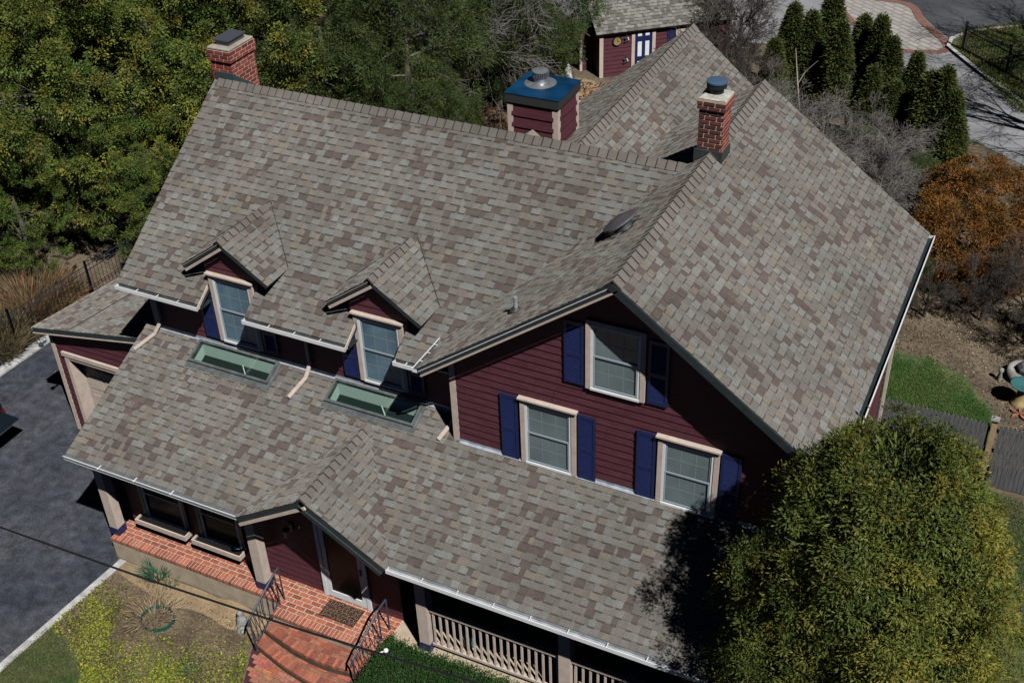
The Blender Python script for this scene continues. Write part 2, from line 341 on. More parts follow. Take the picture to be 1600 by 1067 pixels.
def gutter(name, parent, A, B, out, w=.11, h=.070, mats=None, cover=False, hang=.6):
    """open trough from A to B, `out` = horizontal unit away from the roof; A,B at the top of its back edge"""
    A, B, out = V3(*A), V3(*B), V3(*out); D = B - A; L = np.linalg.norm(D); D /= L; Z = V3(0, 0, 1); mb = MB()
    mb.obox(A - Z * h, D * L, out * w, Z * .006, 2); mb.obox(A - Z * h, D * L, out * .005, Z * h, 2)
    mb.obox(A + out * w - Z * h, D * L, out * .006, Z * (h + .004), 0); mb.obox(A + out * (w - .004) - Z * h, D * L, out * .0035, Z * (h - .002), 2); mb.obox(A + out * (w - .008) + Z * .004, D * L, out * .014, Z * .012, 0)
    mb.obox(A - Z * h, D * .006, out * w, Z * h, 0); mb.obox(B - Z * h - D * .006, D * .006, out * w, Z * h, 0)
    n = int(L / hang)
    for k in range(1, n + 1):
        mb.obox(A + D * (k * L / (n + 1)) - Z * .012, D * .014, out * w, Z * .010, 0)
    if cover:
        mb.obox(A + Z * .012, D * L, out * (w + .03) - Z * .006, Z * .004, 1)
        for k in range(1, int(L / .9)): mb.obox(A + D * (k * .9) + Z * .017, D * .02, out * (w + .03) - Z * .006, Z * .003, 0)
    return mb.build(name, mats or [K['white'], K['metal'], K['gutin']], parent)
def bricks(mb, O, U, V, N, w, h, bl=.19, bh=.058, gap=.027, out=.004, tints=None, seed=5, bond=.5, mi=0):
    O, U, V, N = V3(*O), V3(*U), V3(*V), V3(*N); rr = random.Random(seed); r = 0
    while r * (bh + gap) + bh * .5 < h:
        v0 = r * (bh + gap); v1 = min(v0 + bh, h); u = -(r % 2) * bl * bond
        while u < w - .01:
            a, b = max(u, 0), min(u + bl, w)
            if b - a > .015:
                tn = rr.choice(tints); j = .8 + .4 * rr.random()
                mb.obox(O + U * a + V * v0 - N * .01, U * (b - a), V * (v1 - v0), N * (out + .01 + rr.random() * .002), mi, tuple(q * j for q in tn))
            u += bl + gap
        r += 1
BR_RED = [(.25, .050, .035), (.20, .040, .030), (.28, .062, .042), (.16, .034, .028)]
BR_SHADE = [(.09, .030, .022), (.12, .034, .025), (.07, .025, .02), (.14, .038, .028)]
BR_SLAB = [(.34, .105, .062), (.28, .085, .055), (.38, .125, .075), (.24, .075, .05), (.33, .13, .085)]

# ------------------------------------------------------------------ the house
house = empty('house', (0, 0, 0), 'maroon clapboard house with grey-brown shingle roofs, navy shutters and a brick front porch', 'house')
H = house
xl, yr, zr, ze = -5.738, 4.009, 8.581, 5.831
xw, zw, ywf, ywb, xwr, zwe, xwl = 5.2, 8.869, -.521, 7.517, 8.806, 6.175, 1.558
ypw, ywl = .46, -.03
zpe, ype, sp, xpl = 3.245, -2.43, .46, -5.672
def zp(y): return zpe + sp * (y - ype)
def slope(dy, dz): L = math.hypot(dy, dz); return L
# main front slope
sm = (zr - ze) / yr; Lm = math.hypot(yr, zr - ze); cm = yr / Lm
def vm(y): return y / cm
cuts = [(-3.66, -2.58), (-.25, .78)]
hc = vm(.46)
main_poly = [(xl, 0), (cuts[0][0], 0), (cuts[0][0], hc), (cuts[0][1], hc), (cuts[0][1], 0), (cuts[1][0], 0), (cuts[1][0], hc), (cuts[1][1], hc), (cuts[1][1], 0), (1.9, 0), (4.81, Lm), (xl, Lm)]
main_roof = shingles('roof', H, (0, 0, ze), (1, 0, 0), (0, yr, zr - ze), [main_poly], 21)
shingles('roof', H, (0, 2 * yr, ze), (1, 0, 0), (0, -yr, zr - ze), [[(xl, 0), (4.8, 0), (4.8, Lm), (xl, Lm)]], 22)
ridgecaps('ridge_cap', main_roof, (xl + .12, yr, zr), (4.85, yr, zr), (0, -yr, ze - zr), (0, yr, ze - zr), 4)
# wing slopes
Lw = math.hypot(xwr - xw, zw - zwe); Ll = math.hypot(xw - xwl, zw - zwe)
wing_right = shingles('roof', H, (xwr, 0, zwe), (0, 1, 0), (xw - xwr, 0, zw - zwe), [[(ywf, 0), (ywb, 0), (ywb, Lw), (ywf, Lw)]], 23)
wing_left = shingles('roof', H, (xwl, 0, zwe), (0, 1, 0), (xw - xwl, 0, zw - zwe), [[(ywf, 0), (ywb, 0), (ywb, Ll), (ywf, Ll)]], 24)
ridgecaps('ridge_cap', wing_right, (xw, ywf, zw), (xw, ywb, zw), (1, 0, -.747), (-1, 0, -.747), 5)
# rear wing
xr2, zr2, yr2, xe2 = 2.369, 8.191, 11.533, -.46
L2 = math.hypot(xr2 - xe2, zr2 - ze)
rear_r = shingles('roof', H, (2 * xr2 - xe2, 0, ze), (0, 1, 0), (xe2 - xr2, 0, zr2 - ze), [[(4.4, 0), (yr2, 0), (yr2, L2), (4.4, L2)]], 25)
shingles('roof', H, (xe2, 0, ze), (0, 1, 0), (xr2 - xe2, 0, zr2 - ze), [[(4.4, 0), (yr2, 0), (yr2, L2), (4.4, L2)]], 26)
ridgecaps('ridge_cap', rear_r, (xr2, 4.5, zr2), (xr2, yr2, zr2), (1, 0, -.83), (-1, 0, -.83), 6)
# porch roof
cp = 1 / math.hypot(1, sp)
def vp(y): return (y - ype) / cp
xg, zg, wg = .188, 4.273, 1.616; yg = ype + (zg - zpe) / sp
sky_rects = [(-4.20, -2.24), (-.90, 1.07)]; sy0, sy1 = -.07, .40
pp = [(xpl, 0), (xg - wg, 0), (xg, vp(yg)), (xg + wg, 0), (8.75, 0), (8.75, vp(ywl)), (1.99, vp(ywl)), (1.99, vp(ypw)), (xpl, vp(ypw))]
va_, vb_ = math.floor(vp(sy0 + .015) / .145) * .145, math.ceil(vp(sy1 - .015) / .145) * .145
holes = [[(a + .015, va_), (b - .015, va_), (b - .015, vb_), (a + .015, vb_)] for a, b in sky_rects]
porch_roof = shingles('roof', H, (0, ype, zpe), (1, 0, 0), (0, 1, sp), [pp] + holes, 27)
# entry gable roof: ridge along y, cut along the valleys
sg = (zg - zpe) / wg; Lg = math.hypot(wg, zg - zpe)
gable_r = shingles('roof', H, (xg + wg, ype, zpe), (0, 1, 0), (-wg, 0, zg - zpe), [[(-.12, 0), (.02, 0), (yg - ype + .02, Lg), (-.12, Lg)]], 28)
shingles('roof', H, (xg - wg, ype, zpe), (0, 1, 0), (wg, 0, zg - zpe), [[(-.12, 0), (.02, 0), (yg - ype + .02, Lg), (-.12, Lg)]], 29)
ridgecaps('ridge_cap', gable_r, (xg, ype - .12, zg), (xg, yg - .04, zg), (1, 0, -sg), (-1, 0, -sg), 7, half=.13)
# dormers
zd, yd = 7.205, .27
for k, xd in enumerate((-3.13, .21)):
    hw = 1.02; dz = .72; s = dz / hw; L = math.hypot(hw, dz); yb = (zd - ze) / sm
    ye_ = (zd - dz - ze) / sm
    for sg_ in (1, -1):
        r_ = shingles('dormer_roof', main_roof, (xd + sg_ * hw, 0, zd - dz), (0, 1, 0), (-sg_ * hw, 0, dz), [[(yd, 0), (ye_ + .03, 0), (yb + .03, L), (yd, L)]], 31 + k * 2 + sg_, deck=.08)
        if sg_ == 1: r0 = r_
    mb = MB()
    for sg_ in (1, -1): mb.tube([(xd, yb + .01, zd + .012), (xd + sg_ * hw, ye_ + .01, zd - dz + .022)], .011, 5)
    mb.build('valley_flashing', [K['lead']], main_roof)
    ridgecaps('ridge_cap', main_roof, (xd, yd, zd), (xd, yb - .05, zd), (1, 0, -s), (-1, 0, -s), 8 + k, half=.12)
    # fascia with its pale edge on the left rake
    mb = MB(); n = V3(-s, 0, 1); n /= np.linalg.norm(n); a = V3(xd - hw, yd, zd - dz); d = V3(hw, 0, dz)
    mb.obox(a - n * .10 + V3(0, .01, 0), d * .97, V3(0, -.02, 0), -n * .055); mb.obox(a - n * .028, d * .97, V3(0, -.008, 0), n * .008)
    mb.build('rake_board', [K['trim']], main_roof)
    # cheeks
    for sg_ in (1, -1):
        x = xd + sg_ * .60; a = .47; mb = MB()
        mb.prism([(x, a, ze + sm * a - .1), (x, a, zd - .5), (x, (zd - .45 - ze) / sm, zd - .45)], (-.04 * sg_, 0, 0)); mb.build('dormer_cheek', [K['siding']], main_roof)
# valley lines of metal flashing at dormers are hidden by shingles
# entry gable rake board and wing rake boards
def rake(xa, za, xb, zb, y, off, th, proud, m, nm='rake_board', par=None):
    mb = MB(); a = V3(xa, y, za); d = V3(xb - xa, 0, zb - za); n = V3(-(zb - za), 0, xb - xa); n /= np.linalg.norm(n)
    if n[2] < 0: n = -n
    mb.obox(a - n * off, d, V3(0, -proud, 0), -n * th); return mb.build(nm, [m], par)
rake(xwl, zwe, xw, zw, ywf, .125, .030, .03, K['trim'], par=wing_left); rake(xwl, zwe, xw, zw, ywf, .045, .010, .012, K['white'], 'drip_edge', wing_left)
rake(xwr, zwe, xw, zw, ywf, .0, .13, .03, K['deck'], par=wing_right)
rake(xg - wg, zpe, xg, zg, ype - .12, .125, .06, .03, K['trim'], par=gable_r); rake(xg + wg, zpe, xg, zg, ype - .12, .125, .09, .03, K['deck'], par=gable_r)
# walls
zf = zp(ypw)
wpoly = [(-5.4, zf - .1)]
wpoly += [(1.98, zf - .1), (1.98, 5.95)]
for xd in (.21, -3.13):
    wpoly += [(xd + .62, 5.95), (xd + .62, 6.66), (xd, 7.06), (xd - .62, 6.66), (xd - .62, 5.95)]
wpoly += [(-5.4, 5.95)]
siding('wall', H, (0, ypw, 0), (1, 0, 0), [wpoly], N=(0, -1, 0))
siding('wall', H, (0, ywl, 0), (1, 0, 0), [[(1.95, zp(ywl) - .08), (8.47, zp(ywl) - .08), (8.47, zwe + .1), (xw, zw - .16), (1.95, zwe + .16)]], N=(0, -1, 0))
siding('wall', H, (1.95, 0, 0), (0, 1, 0), [[(ywl, 4.2), (ypw, 4.2), (ypw, 6.2), (ywl, 6.2)]], N=(-1, 0, 0))
siding('wall', H, (8.47, 0, 0), (0, 1, 0), [[(ywl, 0.05), (7.1, .05), (7.1, 6.1), (ywl, 6.1)]], N=(1, 0, 0))
siding('wall', H, (-5.4, 0, 0), (0, 1, 0), [[(ypw, 3), (7.4, 3), (7.4, 6.0), (yr, 8.4), (ypw, 6.0)]], N=(-1, 0, 0))
YW = -1.47
siding('wall', H, (0, YW, 0), (1, 0, 0), [[(-5.46, .6), (1.30, .6), (1.30, 3.52), (1.12, 3.52), (xg, 4.08), (-.76, 3.52), (-5.46, 3.52)]], N=(0, -1, 0))
siding('wall', H, (1.30, 0, 0), (0, 1, 0), [[(YW + .02, .6), (-.2, .6), (-.2, 4.1), (YW + .02, 3.55)]], N=(1, 0, 0))
siding('wall', H, (-5.46, 0, 0), (0, 1, 0), [[(YW + .02, 0), (.45, 0), (.45, 4.4), (YW + .02, 3.55)]], N=(-1, 0, 0))
mb = MB()
mb.box(-5.30, 4.9, .58, 7.35, .0, 5.75); mb.box(2.10, 8.35, .10, 7.05, .0, 6.05); mb.box(-.15, 4.9, 6.9, 11.2, 0, 5.75)
mb.box(-5.34, 1.18, .30, .57, 0, 3.7); mb.box(1.2, 8.36, -.20, .08, 0, 4.0)
mb.prism([(-5.3, 7.35, 5.75), (-5.3, .58, 5.75), (-5.3, yr, 8.3)], (.1, 0, 0)); mb.prism([(2.3, 7.0, 6.05), (8.1, 7.0, 6.05), (5.2, 7.0, 8.6)], (0, .1, 0))
mb.prism([(-.1, 11.1, 5.75), (4.8, 11.1, 5.75), (xr2, 11.1, 8.0)], (0, .1, 0))
mb.build('inner_wall', [K['sidingdark']], H)
# soffits
mb = MB()

for a_, b_ in ((-5.6, -3.68), (-2.56, -.27), (.80, 1.5)): mb.box(a_, b_, .06, .44, 5.68, 5.70)
mb.build('soffit', [K['deck']], H)
# corner boards
mb = MB()
mb.box(1.925, 2.045, ywl - .03, ywl + .09, zp(ywl) - .05, 6.25); mb.build('corner_board', [K['trim']], H); mb = MB(); mb.box(-5.43, -5.33, ypw - .022, ypw + .05, zf - .05, 5.72); mb.build('corner_board', [K['trim']], H)
# flashing
mb = MB()
for (x0, x1, yy) in ((-5.3, 1.9, ypw), (2.05, 8.6, ywl)):
    a = V3(x0, yy - .075, zp(yy - .075) + .022); mb.obox(a, (x1 - x0, 0, 0), (0, .07, .07 * sp), (0, -.001, .004)); mb.obox((x0, yy - .022, zp(yy) + .01), (x1 - x0, 0, 0), (0, -.004, 0), (0, 0, .05))
mb.build('flashing', [K['flash']], H)
# windows -------------------------------------------------------------
def window(x0, x1, z0, z1, y, pane='glass', head=True, par=H, muntin=True, trim='trim', sill=True):
    """casing + white frame + two sashes, facing -y"""
    cw = .085; mb = MB(); p = .05
    mb.box(x0, x0 + cw, y - p, y, z0, z1); mb.box(x1 - cw, x1, y - p, y, z0, z1); mb.box(x0 + cw, x1 - cw, y - p, y, z1 - cw, z1)
    if head: mb.box(x0 - .03, x1 + .03, y - p - .05, y + .0, z1 + .002, z1 + .035)
    wdw = mb.build('window', [K[trim]], par)
    mb = MB(); a, b, c, d = x0 + cw, x1 - cw, z0 + (.0 if sill else .05), z1 - cw; f = .045; q = p - .012
    mb.box(a, a + f, y - q, y, c, d); mb.box(b - f, b, y - q, y, c, d); mb.box(a + f, b - f, y - q, y, d - f, d); mb.box(a, b, y - q - .018, y, c - .012, c + f - .012)
    mb.build('frame', [K['white']], wdw)
    a, b, c, d = a + f, b - f, c + f, d - f; mid = (c + d) / 2 + .02
    mb = MB(); g = .035
    for (zz0, zz1, yy) in ((mid, d, y - .012), (c, mid + g, y - .024)):
        if zz0 == c: mb.box(a, b, yy - .012, yy, zz0, zz0 + g); mb.box(a, b, yy - .012, yy, zz1 - g, zz1)
        mb.box(a, a + g * .8, yy - .012, yy, zz0 + (g if zz0 == c else 0), zz1 - (g if zz0 == c else 0)); mb.box(b - g * .8, b, yy - .012, yy, zz0 + (g if zz0 == c else 0), zz1 - (g if zz0 == c else 0))
    mb.build('sash', [K['sash']], wdw)
    if muntin:
        mb = MB()
        for k in (1, 2): xx = a + (b - a) * k / 3; mb.box(xx - .008, xx + .008, y - .0062, y - .0045, c + .04, d)
        for zz in ((mid + d) / 2, (mid + c) / 2): mb.box(a, b, y - .0066, y - .0043, zz - .008, zz + .008)
        mb.build('muntin', [K['mull']], wdw)
    mb = MB(); mb.box(a, b, y - .004, y + .001, c, d); mb.build('pane', [K[pane]], wdw)
    return wdw
def shutter(x0, x1, z0, z1, y):
    mb = MB(); s = .05; mid = z0 + (z1 - z0) * .47
    mb.box(x0, x0 + s, y - .045, y - .015, z0, z1); mb.box(x1 - s, x1, y - .045, y - .015, z0, z1)
    for a, b in ((z0, z0 + .08), (mid - .04, mid + .04), (z1 - .07, z1)): mb.box(x0 + s, x1 - s, y - .043, y - .015, a, b)
    for a, b in ((z0 + .08, mid - .04), (mid + .04, z1 - .07)):
        n = int((b - a) / .032)
        for k in range(n):
            zz = a + (b - a) * k / n; mb.obox((x0 + s, y - .040, zz), (x1 - x0 - 2 * s, 0, 0), (0, .018, .026), (0, .003, -.004))
    return mb.build('shutter', [K['blue']], H)
YS = ywl - .026; YM = ypw - .026
window(4.575, 5.615, 6.40, 7.78, YS, head=False); window(3.335, 4.395, 4.35, 5.79, YS); window(5.885, 6.945, 4.33, 5.79, YS)
for (a, b, c, d) in ((4.23, 4.58, 6.48, 7.74), (5.70, 6.05, 6.47, 7.74), (2.99, 3.32, 4.40, 5.84), (4.47, 4.80, 4.39, 5.83), (5.55, 5.89, 4.39, 5.85), (7.02, 7.36, 4.38, 5.84)): shutter(a - .045, b - .045, c - .06, d - .07, YS + .008)
window(-3.66, -2.60, 4.74, 6.33, YM, pane='glassblue'); window(-.32, .74, 4.74, 6.30, YM, pane='glassblue')
for (a, b) in ((-4.02, -3.69), (-2.57, -2.24), (-.68, -.35), (.77, 1.10)): shutter(a, b, 4.74, 5.78 if a < 0 else 5.78, YM)
YF = YW - .026
wA = window(-5.02, -3.80, .98, 2.45, YF, pane='glassdark', head=False, muntin=False, trim='deck'); wB = window(-3.52, -2.36, .98, 2.45, YF, pane='glassdark', head=False, muntin=False, trim='deck')
for a, b in ((-5.12, -3.78), (-3.62, -2.38)):
    mb = MB(); mb.box(a, b, YF - .25, YF - .22, .93, 1.05); mb.box(a, b, YF - .22, YF - .02, .93, .96); mb.box(a, a + .03, YF - .22, YF - .02, .96, 1.05); mb.box(b - .03, b, YF - .22, YF - .02, .96, 1.05)
    mb.box(a + .03, b - .03, YF - .22, YF - .02, .96, 1.0, 1); mb.build('window_box', [K['trim'], K['black']], H)
# storm door
mb = MB(); y = YF
mb.box(-.50, -.42, y - .05, y, .6, 2.93); mb.box(.52, .60, y - .05, y, .6, 2.93); mb.box(-.42, .52, y - .05, y, 2.85, 2.93)
door = mb.build('door', [K['white']], H)
mb = MB(); mb.box(-.42, -.31, y - .035, y - .005, .62, 2.85); mb.box(.41, .52, y - .035, y - .005, .62, 2.85); mb.box(-.31, .41, y - .035, y - .005, .62, .78); mb.box(-.31, .41, y - .035, y - .005, 2.74, 2.85)
mb.build('door_frame', [K['white']], door)
mb = MB(); mb.box(-.31, .41, y - .015, y - .008, .78, 2.74); mb.build('pane', [K['glassdark']], door)
mb = MB(); mb.box(.445, .48, y - .075, y - .035, 1.55, 1.70); mb.build('handle', [K['black']], door)
# porch lantern
mb = MB(); mb.box(-1.14, -1.04, YF - .03, YF, 2.10, 2.32); mb.tube([(-1.09, YF - .02, 2.28), (-1.09, YF - .14, 2.36), (-1.09, YF - .16, 2.30)], .012, 6); mb.lathe((-1.09, YF - .16, 2.05), [(.02, 0), (.05, .02), (.065, .2), (.09, .22), (.02, .28), (.0, .3)], 6); mb.build('lantern', [K['black']], H)
mb = MB(); mb.lathe((-1.09, YF - .16, 2.10), [(.045, 0), (.055, .11)], 6); mb.build('lamp_glass', [K['white']], bpy.data.objects['lantern'])
# porch slab, steps and paving --------------------------------------------
SZ = .6; YE = -2.08; YE2 = -2.42
mb = MB()
mb.box(-5.62, 1.28, YE + .02, YW, 0, SZ - .075); mb.box(-1.20, 1.28, YE2 + .02, YE + .02, 0, SZ - .075); mb.box(1.28, 8.6, -2.08, -.2, 0, SZ - .02)
slab = mb.build('porch_slab', [K['slabside']], H)
mb = MB()
mb.box(-5.63, 1.30, YE + .01, YW - .001, SZ - .074, SZ - .008, 1); mb.box(-1.21, 1.30, YE2 + .01, YE + .0095, SZ - .074, SZ - .008, 1)
def rowlock(mb, x0, x1, yf, z, d=.19, seed=2, flip=False):
    rr = random.Random(seed); x = x0
    while x < x1 - .02:
        b = min(x + .066, x1); j = .8 + .4 * rr.random(); tn = tuple(q * j for q in rr.choice(BR_SLAB))
        mb.box(x, b, yf, yf + d, z - .078, z, 0, tn); x += .084
rowlock(mb, -5.62, -1.215, YE, SZ); rowlock(mb, -1.20, 1.28, YE2, SZ, seed=4)
bricks(mb, (-5.62, YE + .205, SZ - .008), (1, 0, 0), (0, 1, 0), (0, 0, 1), 4.40, YW - YE - .215, bl=.205, bh=.088, gap=.022, out=.008, tints=BR_SLAB, seed=8)
bricks(mb, (-1.20, YE2 + .205, SZ - .008), (1, 0, 0), (0, 1, 0), (0, 0, 1), 2.48, YW - YE2 - .215, bl=.205, bh=.088, gap=.022, out=.008, tints=BR_SLAB, seed=9)
mb.build('porch_brick_paving', [K['brick'], K['mortar2']], slab)
# curved steps
def arc_pts(pts, n=40):
    P = [V3(*p) for p in pts]; out = []
    for i in range(n + 1):
        t = i / n * (len(P) - 1); k = min(int(t), len(P) - 2); f = t - k
        p0, p1, p2, p3 = P[max(k - 1, 0)], P[k], P[k + 1], P[min(k + 2, len(P) - 1)]
        out.append(.5 * ((2 * p1) + (-p0 + p2) * f + (2 * p0 - 5 * p1 + 4 * p2 - p3) * f * f + (-p0 + 3 * p1 - 3 * p2 + p3) * f ** 3))
    return out
def curved_step(front, ztop, yback, seed):
    c = arc_pts([(x, y_, 0) for x, y_ in front], 60); mb = MB(); n = len(c)
    poly = [(p[0], p[1], 0) for p in c] + [(c[-1][0], yback, 0), (c[0][0], yback, 0)]
    mb.prism([(q[0], q[1], 0) for q in poly], (0, 0, ztop - .076), 2)
    mb.prism([(q[0], q[1] + (.006 if q[1] < yback - .01 else 0), ztop - .0755) for q in poly], (0, 0, .067), 1)
    rr = random.Random(seed); L = 0; seg = [0]
    for i in range(1, n): L += np.linalg.norm(c[i] - c[i - 1]); seg.append(L)
    s = 0
    def at(s_):
        i = min(np.searchsorted(seg, s_), n - 1); i = max(i, 1); f = (s_ - seg[i - 1]) / (seg[i] - seg[i - 1]); p = c[i - 1] + (c[i] - c[i - 1]) * f; d = c[i] - c[i - 1]; d /= np.linalg.norm(d); return p, d, V3(-d[1], d[0], 0)
    while s < L - .07:
        p, d, nn = at(s); q, d2, n2 = at(s + .066); j = .75 + .4 * rr.random(); tn = tuple(a * j for a in rr.choice(BR_SLAB))
        nn = V3(0, 1, 0) * .3 + nn * .7; n2 = V3(0, 1, 0) * .3 + n2 * .7
        z0, z1 = V3(0, 0, ztop - .078), V3(0, 0, ztop)
        mb.hexa([p + z0, q + z0, q + n2 * .2 + z0, p + nn * .2 + z0, p + z1, q + z1, q + n2 * .2 + z1, p + nn * .2 + z1], 0, tn); s += .077
    # stretcher course behind
    y0 = min(p[1] for p in c) + .22; rr = random.Random(seed + 5); r = 0
    xs = np.array([p[0] for p in c]); ys = np.array([p[1] for p in c]); yy = y0
    while yy < yback - .03:
        x = c[0][0] - (r % 2) * .11
        while x < c[-1][0]:
            a, b = max(x, c[0][0]), min(x + .215, c[-1][0])
            if b - a > .03 and np.interp(a, xs, ys) + .215 < yy and np.interp(b, xs, ys) + .215 < yy and np.interp((a + b) / 2, xs, ys) + .215 < yy:
                j = .75 + .4 * rr.random(); mb.box(a, b, yy, min(yy + .092, yback), ztop - .02, ztop, 0, tuple(q * j for q in rr.choice(BR_SLAB)))
            x += .228
        yy += .105; r += 1
    return mb.build('step', [K['brick'], mat('worn_step_brick', (.26, .11, .07), .95, noise=.35, nscale=8), mat('mossy_riser', (.085, .06, .035), .95, noise=.4, nscale=9)], slab)
curved_step([(-1.24, -2.65), (-.80, -2.76), (-.30, -2.86), (.30, -2.90), (.85, -2.84), (1.20, -2.74)], .40, YE2 + .01, 3)
curved_step([(-1.32, -2.91), (-.90, -3.03), (-.40, -3.16), (.10, -3.24), (.60, -3.26), (1.20, -3.2)], .20, -2.62, 4)
# posts
for (x, y0) in ((-5.70, -1.95), (-1.86, -1.95), (1.95, -1.95), (4.85, -1.95), (7.9, -1.95)):
    mb = MB(); mb.box(x, x + .22, y0, y0 + .22, SZ + .001, zp(y0) - .12); po = mb.build('porch_post', [K['trim']], H)
    mb = MB(); mb.box(x - .012, x + .232, y0 - .012, y0 + .232, SZ, SZ + .19); mb.build('post_base', [K['blue']], po)
mb = MB(); mb.box(-5.6, xg - wg + .1, -1.93, -1.75, zp(-1.9) - .32, zp(-1.9) - .14); mb.box(xg + wg - .1, 8.6, -1.93, -1.75, zp(-1.9) - .32, zp(-1.9) - .14); mb.build('porch_beam', [K['trim']], H)
# porch railing: rails and balusters
for (x0, x1) in ((2.17, 4.85), (5.07, 7.9)):
    mb = MB(); mb.box(x0, x1, -1.89, -1.79, 1.66, 1.72); rl = mb.build('porch_railing', [K['trim']], H, bevel=.008)
    mb = MB(); mb.box(x0, x1, -1.87, -1.81, .72, .78); mb.build('bottom_rail', [K['trim']], rl)
    n = int((x1 - x0) / .135)
    for k in range(n):
        xx = x0 + (k + .5) * (x1 - x0) / n; mb = MB(); mb.box(xx - .018, xx + .018, -1.858, -1.822, .78, 1.66); mb.build('baluster', [K['trim']], rl)
# gutters
gutter('gutter', H, (xl + .02, .012, ze - .02), (cuts[0][0], .012, ze - .02), (0, -1, 0)); gutter('gutter', H, (cuts[0][1], .012, ze - .02), (cuts[1][0], .012, ze - .02), (0, -1, 0)); gutter('gutter', H, (cuts[1][1], .012, ze - .02), (1.52, .012, ze - .02), (0, -1, 0), hang=.3)
for (x) in (cuts[0][0], cuts[1][0]):
    mb = MB(); mb.obox((x - .008, -.09, ze - .10), (.02, 0, 0), (0, .42, .42 * sm), (0, 0, .075)); mb.build('fascia_return', [K['trim']], H)
gutter('gutter', H, (xwl + .012, ywf, zwe - .02), (xwl + .012, .55, zwe - .02), (-1, 0, 0), w=.10, hang=.35)
gutter('gutter', H, (xwr - .012, ywf + .02, zwe - .02), (xwr - .012, ywb - .02, zwe - .02), (1, 0, 0), w=.125, hang=50, mats=[K['white'], K['metal'], K['deck']])
gutter('gutter', H, (xpl, ype + .012, zpe - .01), (xg - wg, ype + .012, zpe - .01), (0, -1, 0), cover=True); gutter('gutter', H, (xg + wg, ype + .012, zpe - .02), (8.75, ype + .012, zpe - .02), (0, -1, 0), w=.12, hang=.75, mats=[K['white'], K['metal'], mat('bright_gutter_inside', (.34, .37, .40), .6, noise=.3, nscale=4)])
gutter('gutter', H, (xe2 + .012, 7.2, ze - .02), (xe2 + .012, yr2, ze - .02), (-1, 0, 0), w=.12)
# downspouts
def spout(pts, w=.075):
    mb = MB()
    for a, b in zip(pts[:-1], pts[1:]):
        a, b = V3(*a), V3(*b); d = b - a; L = np.linalg.norm(d); d /= L; s_ = np.cross(d, V3(0, 0, 1)) if abs(d[2]) < .9 else V3(1, 0, 0); s_ /= np.linalg.norm(s_); t_ = np.cross(s_, d)
        mb.obox(a - s_ * w / 2 - t_ * w / 3, d * (L + .02), s_ * w, t_ * w * .66)
    return mb.build('downspout', [K['trim']], H, bevel=.008)
spout([(-5.10, -.03, 5.74), (-5.22, .38, 5.45), (-5.22, .38, zp(.38) + .22), (-5.30, .22, zp(.22) + .075), (-5.55, -.16, zp(-.16) + .055)])
spout([(-1.42, -.03, 5.74), (-1.50, .38, 5.45), (-1.50, .38, zp(.38) + .22), (-1.52, .22, zp(.22) + .075), (-1.66, -.20, zp(-.20) + .055)])
spout([(1.75, .40, 5.7), (1.78, .40, zp(.38) + .2), (1.78, .22, zp(.22) + .075), (1.66, -.16, zp(-.16) + .055)])
spout([(8.56, 7.0, 5.9), (8.56, 7.0, .1)]); spout([(8.60, .2, 5.9), (8.60, .2, .1)])
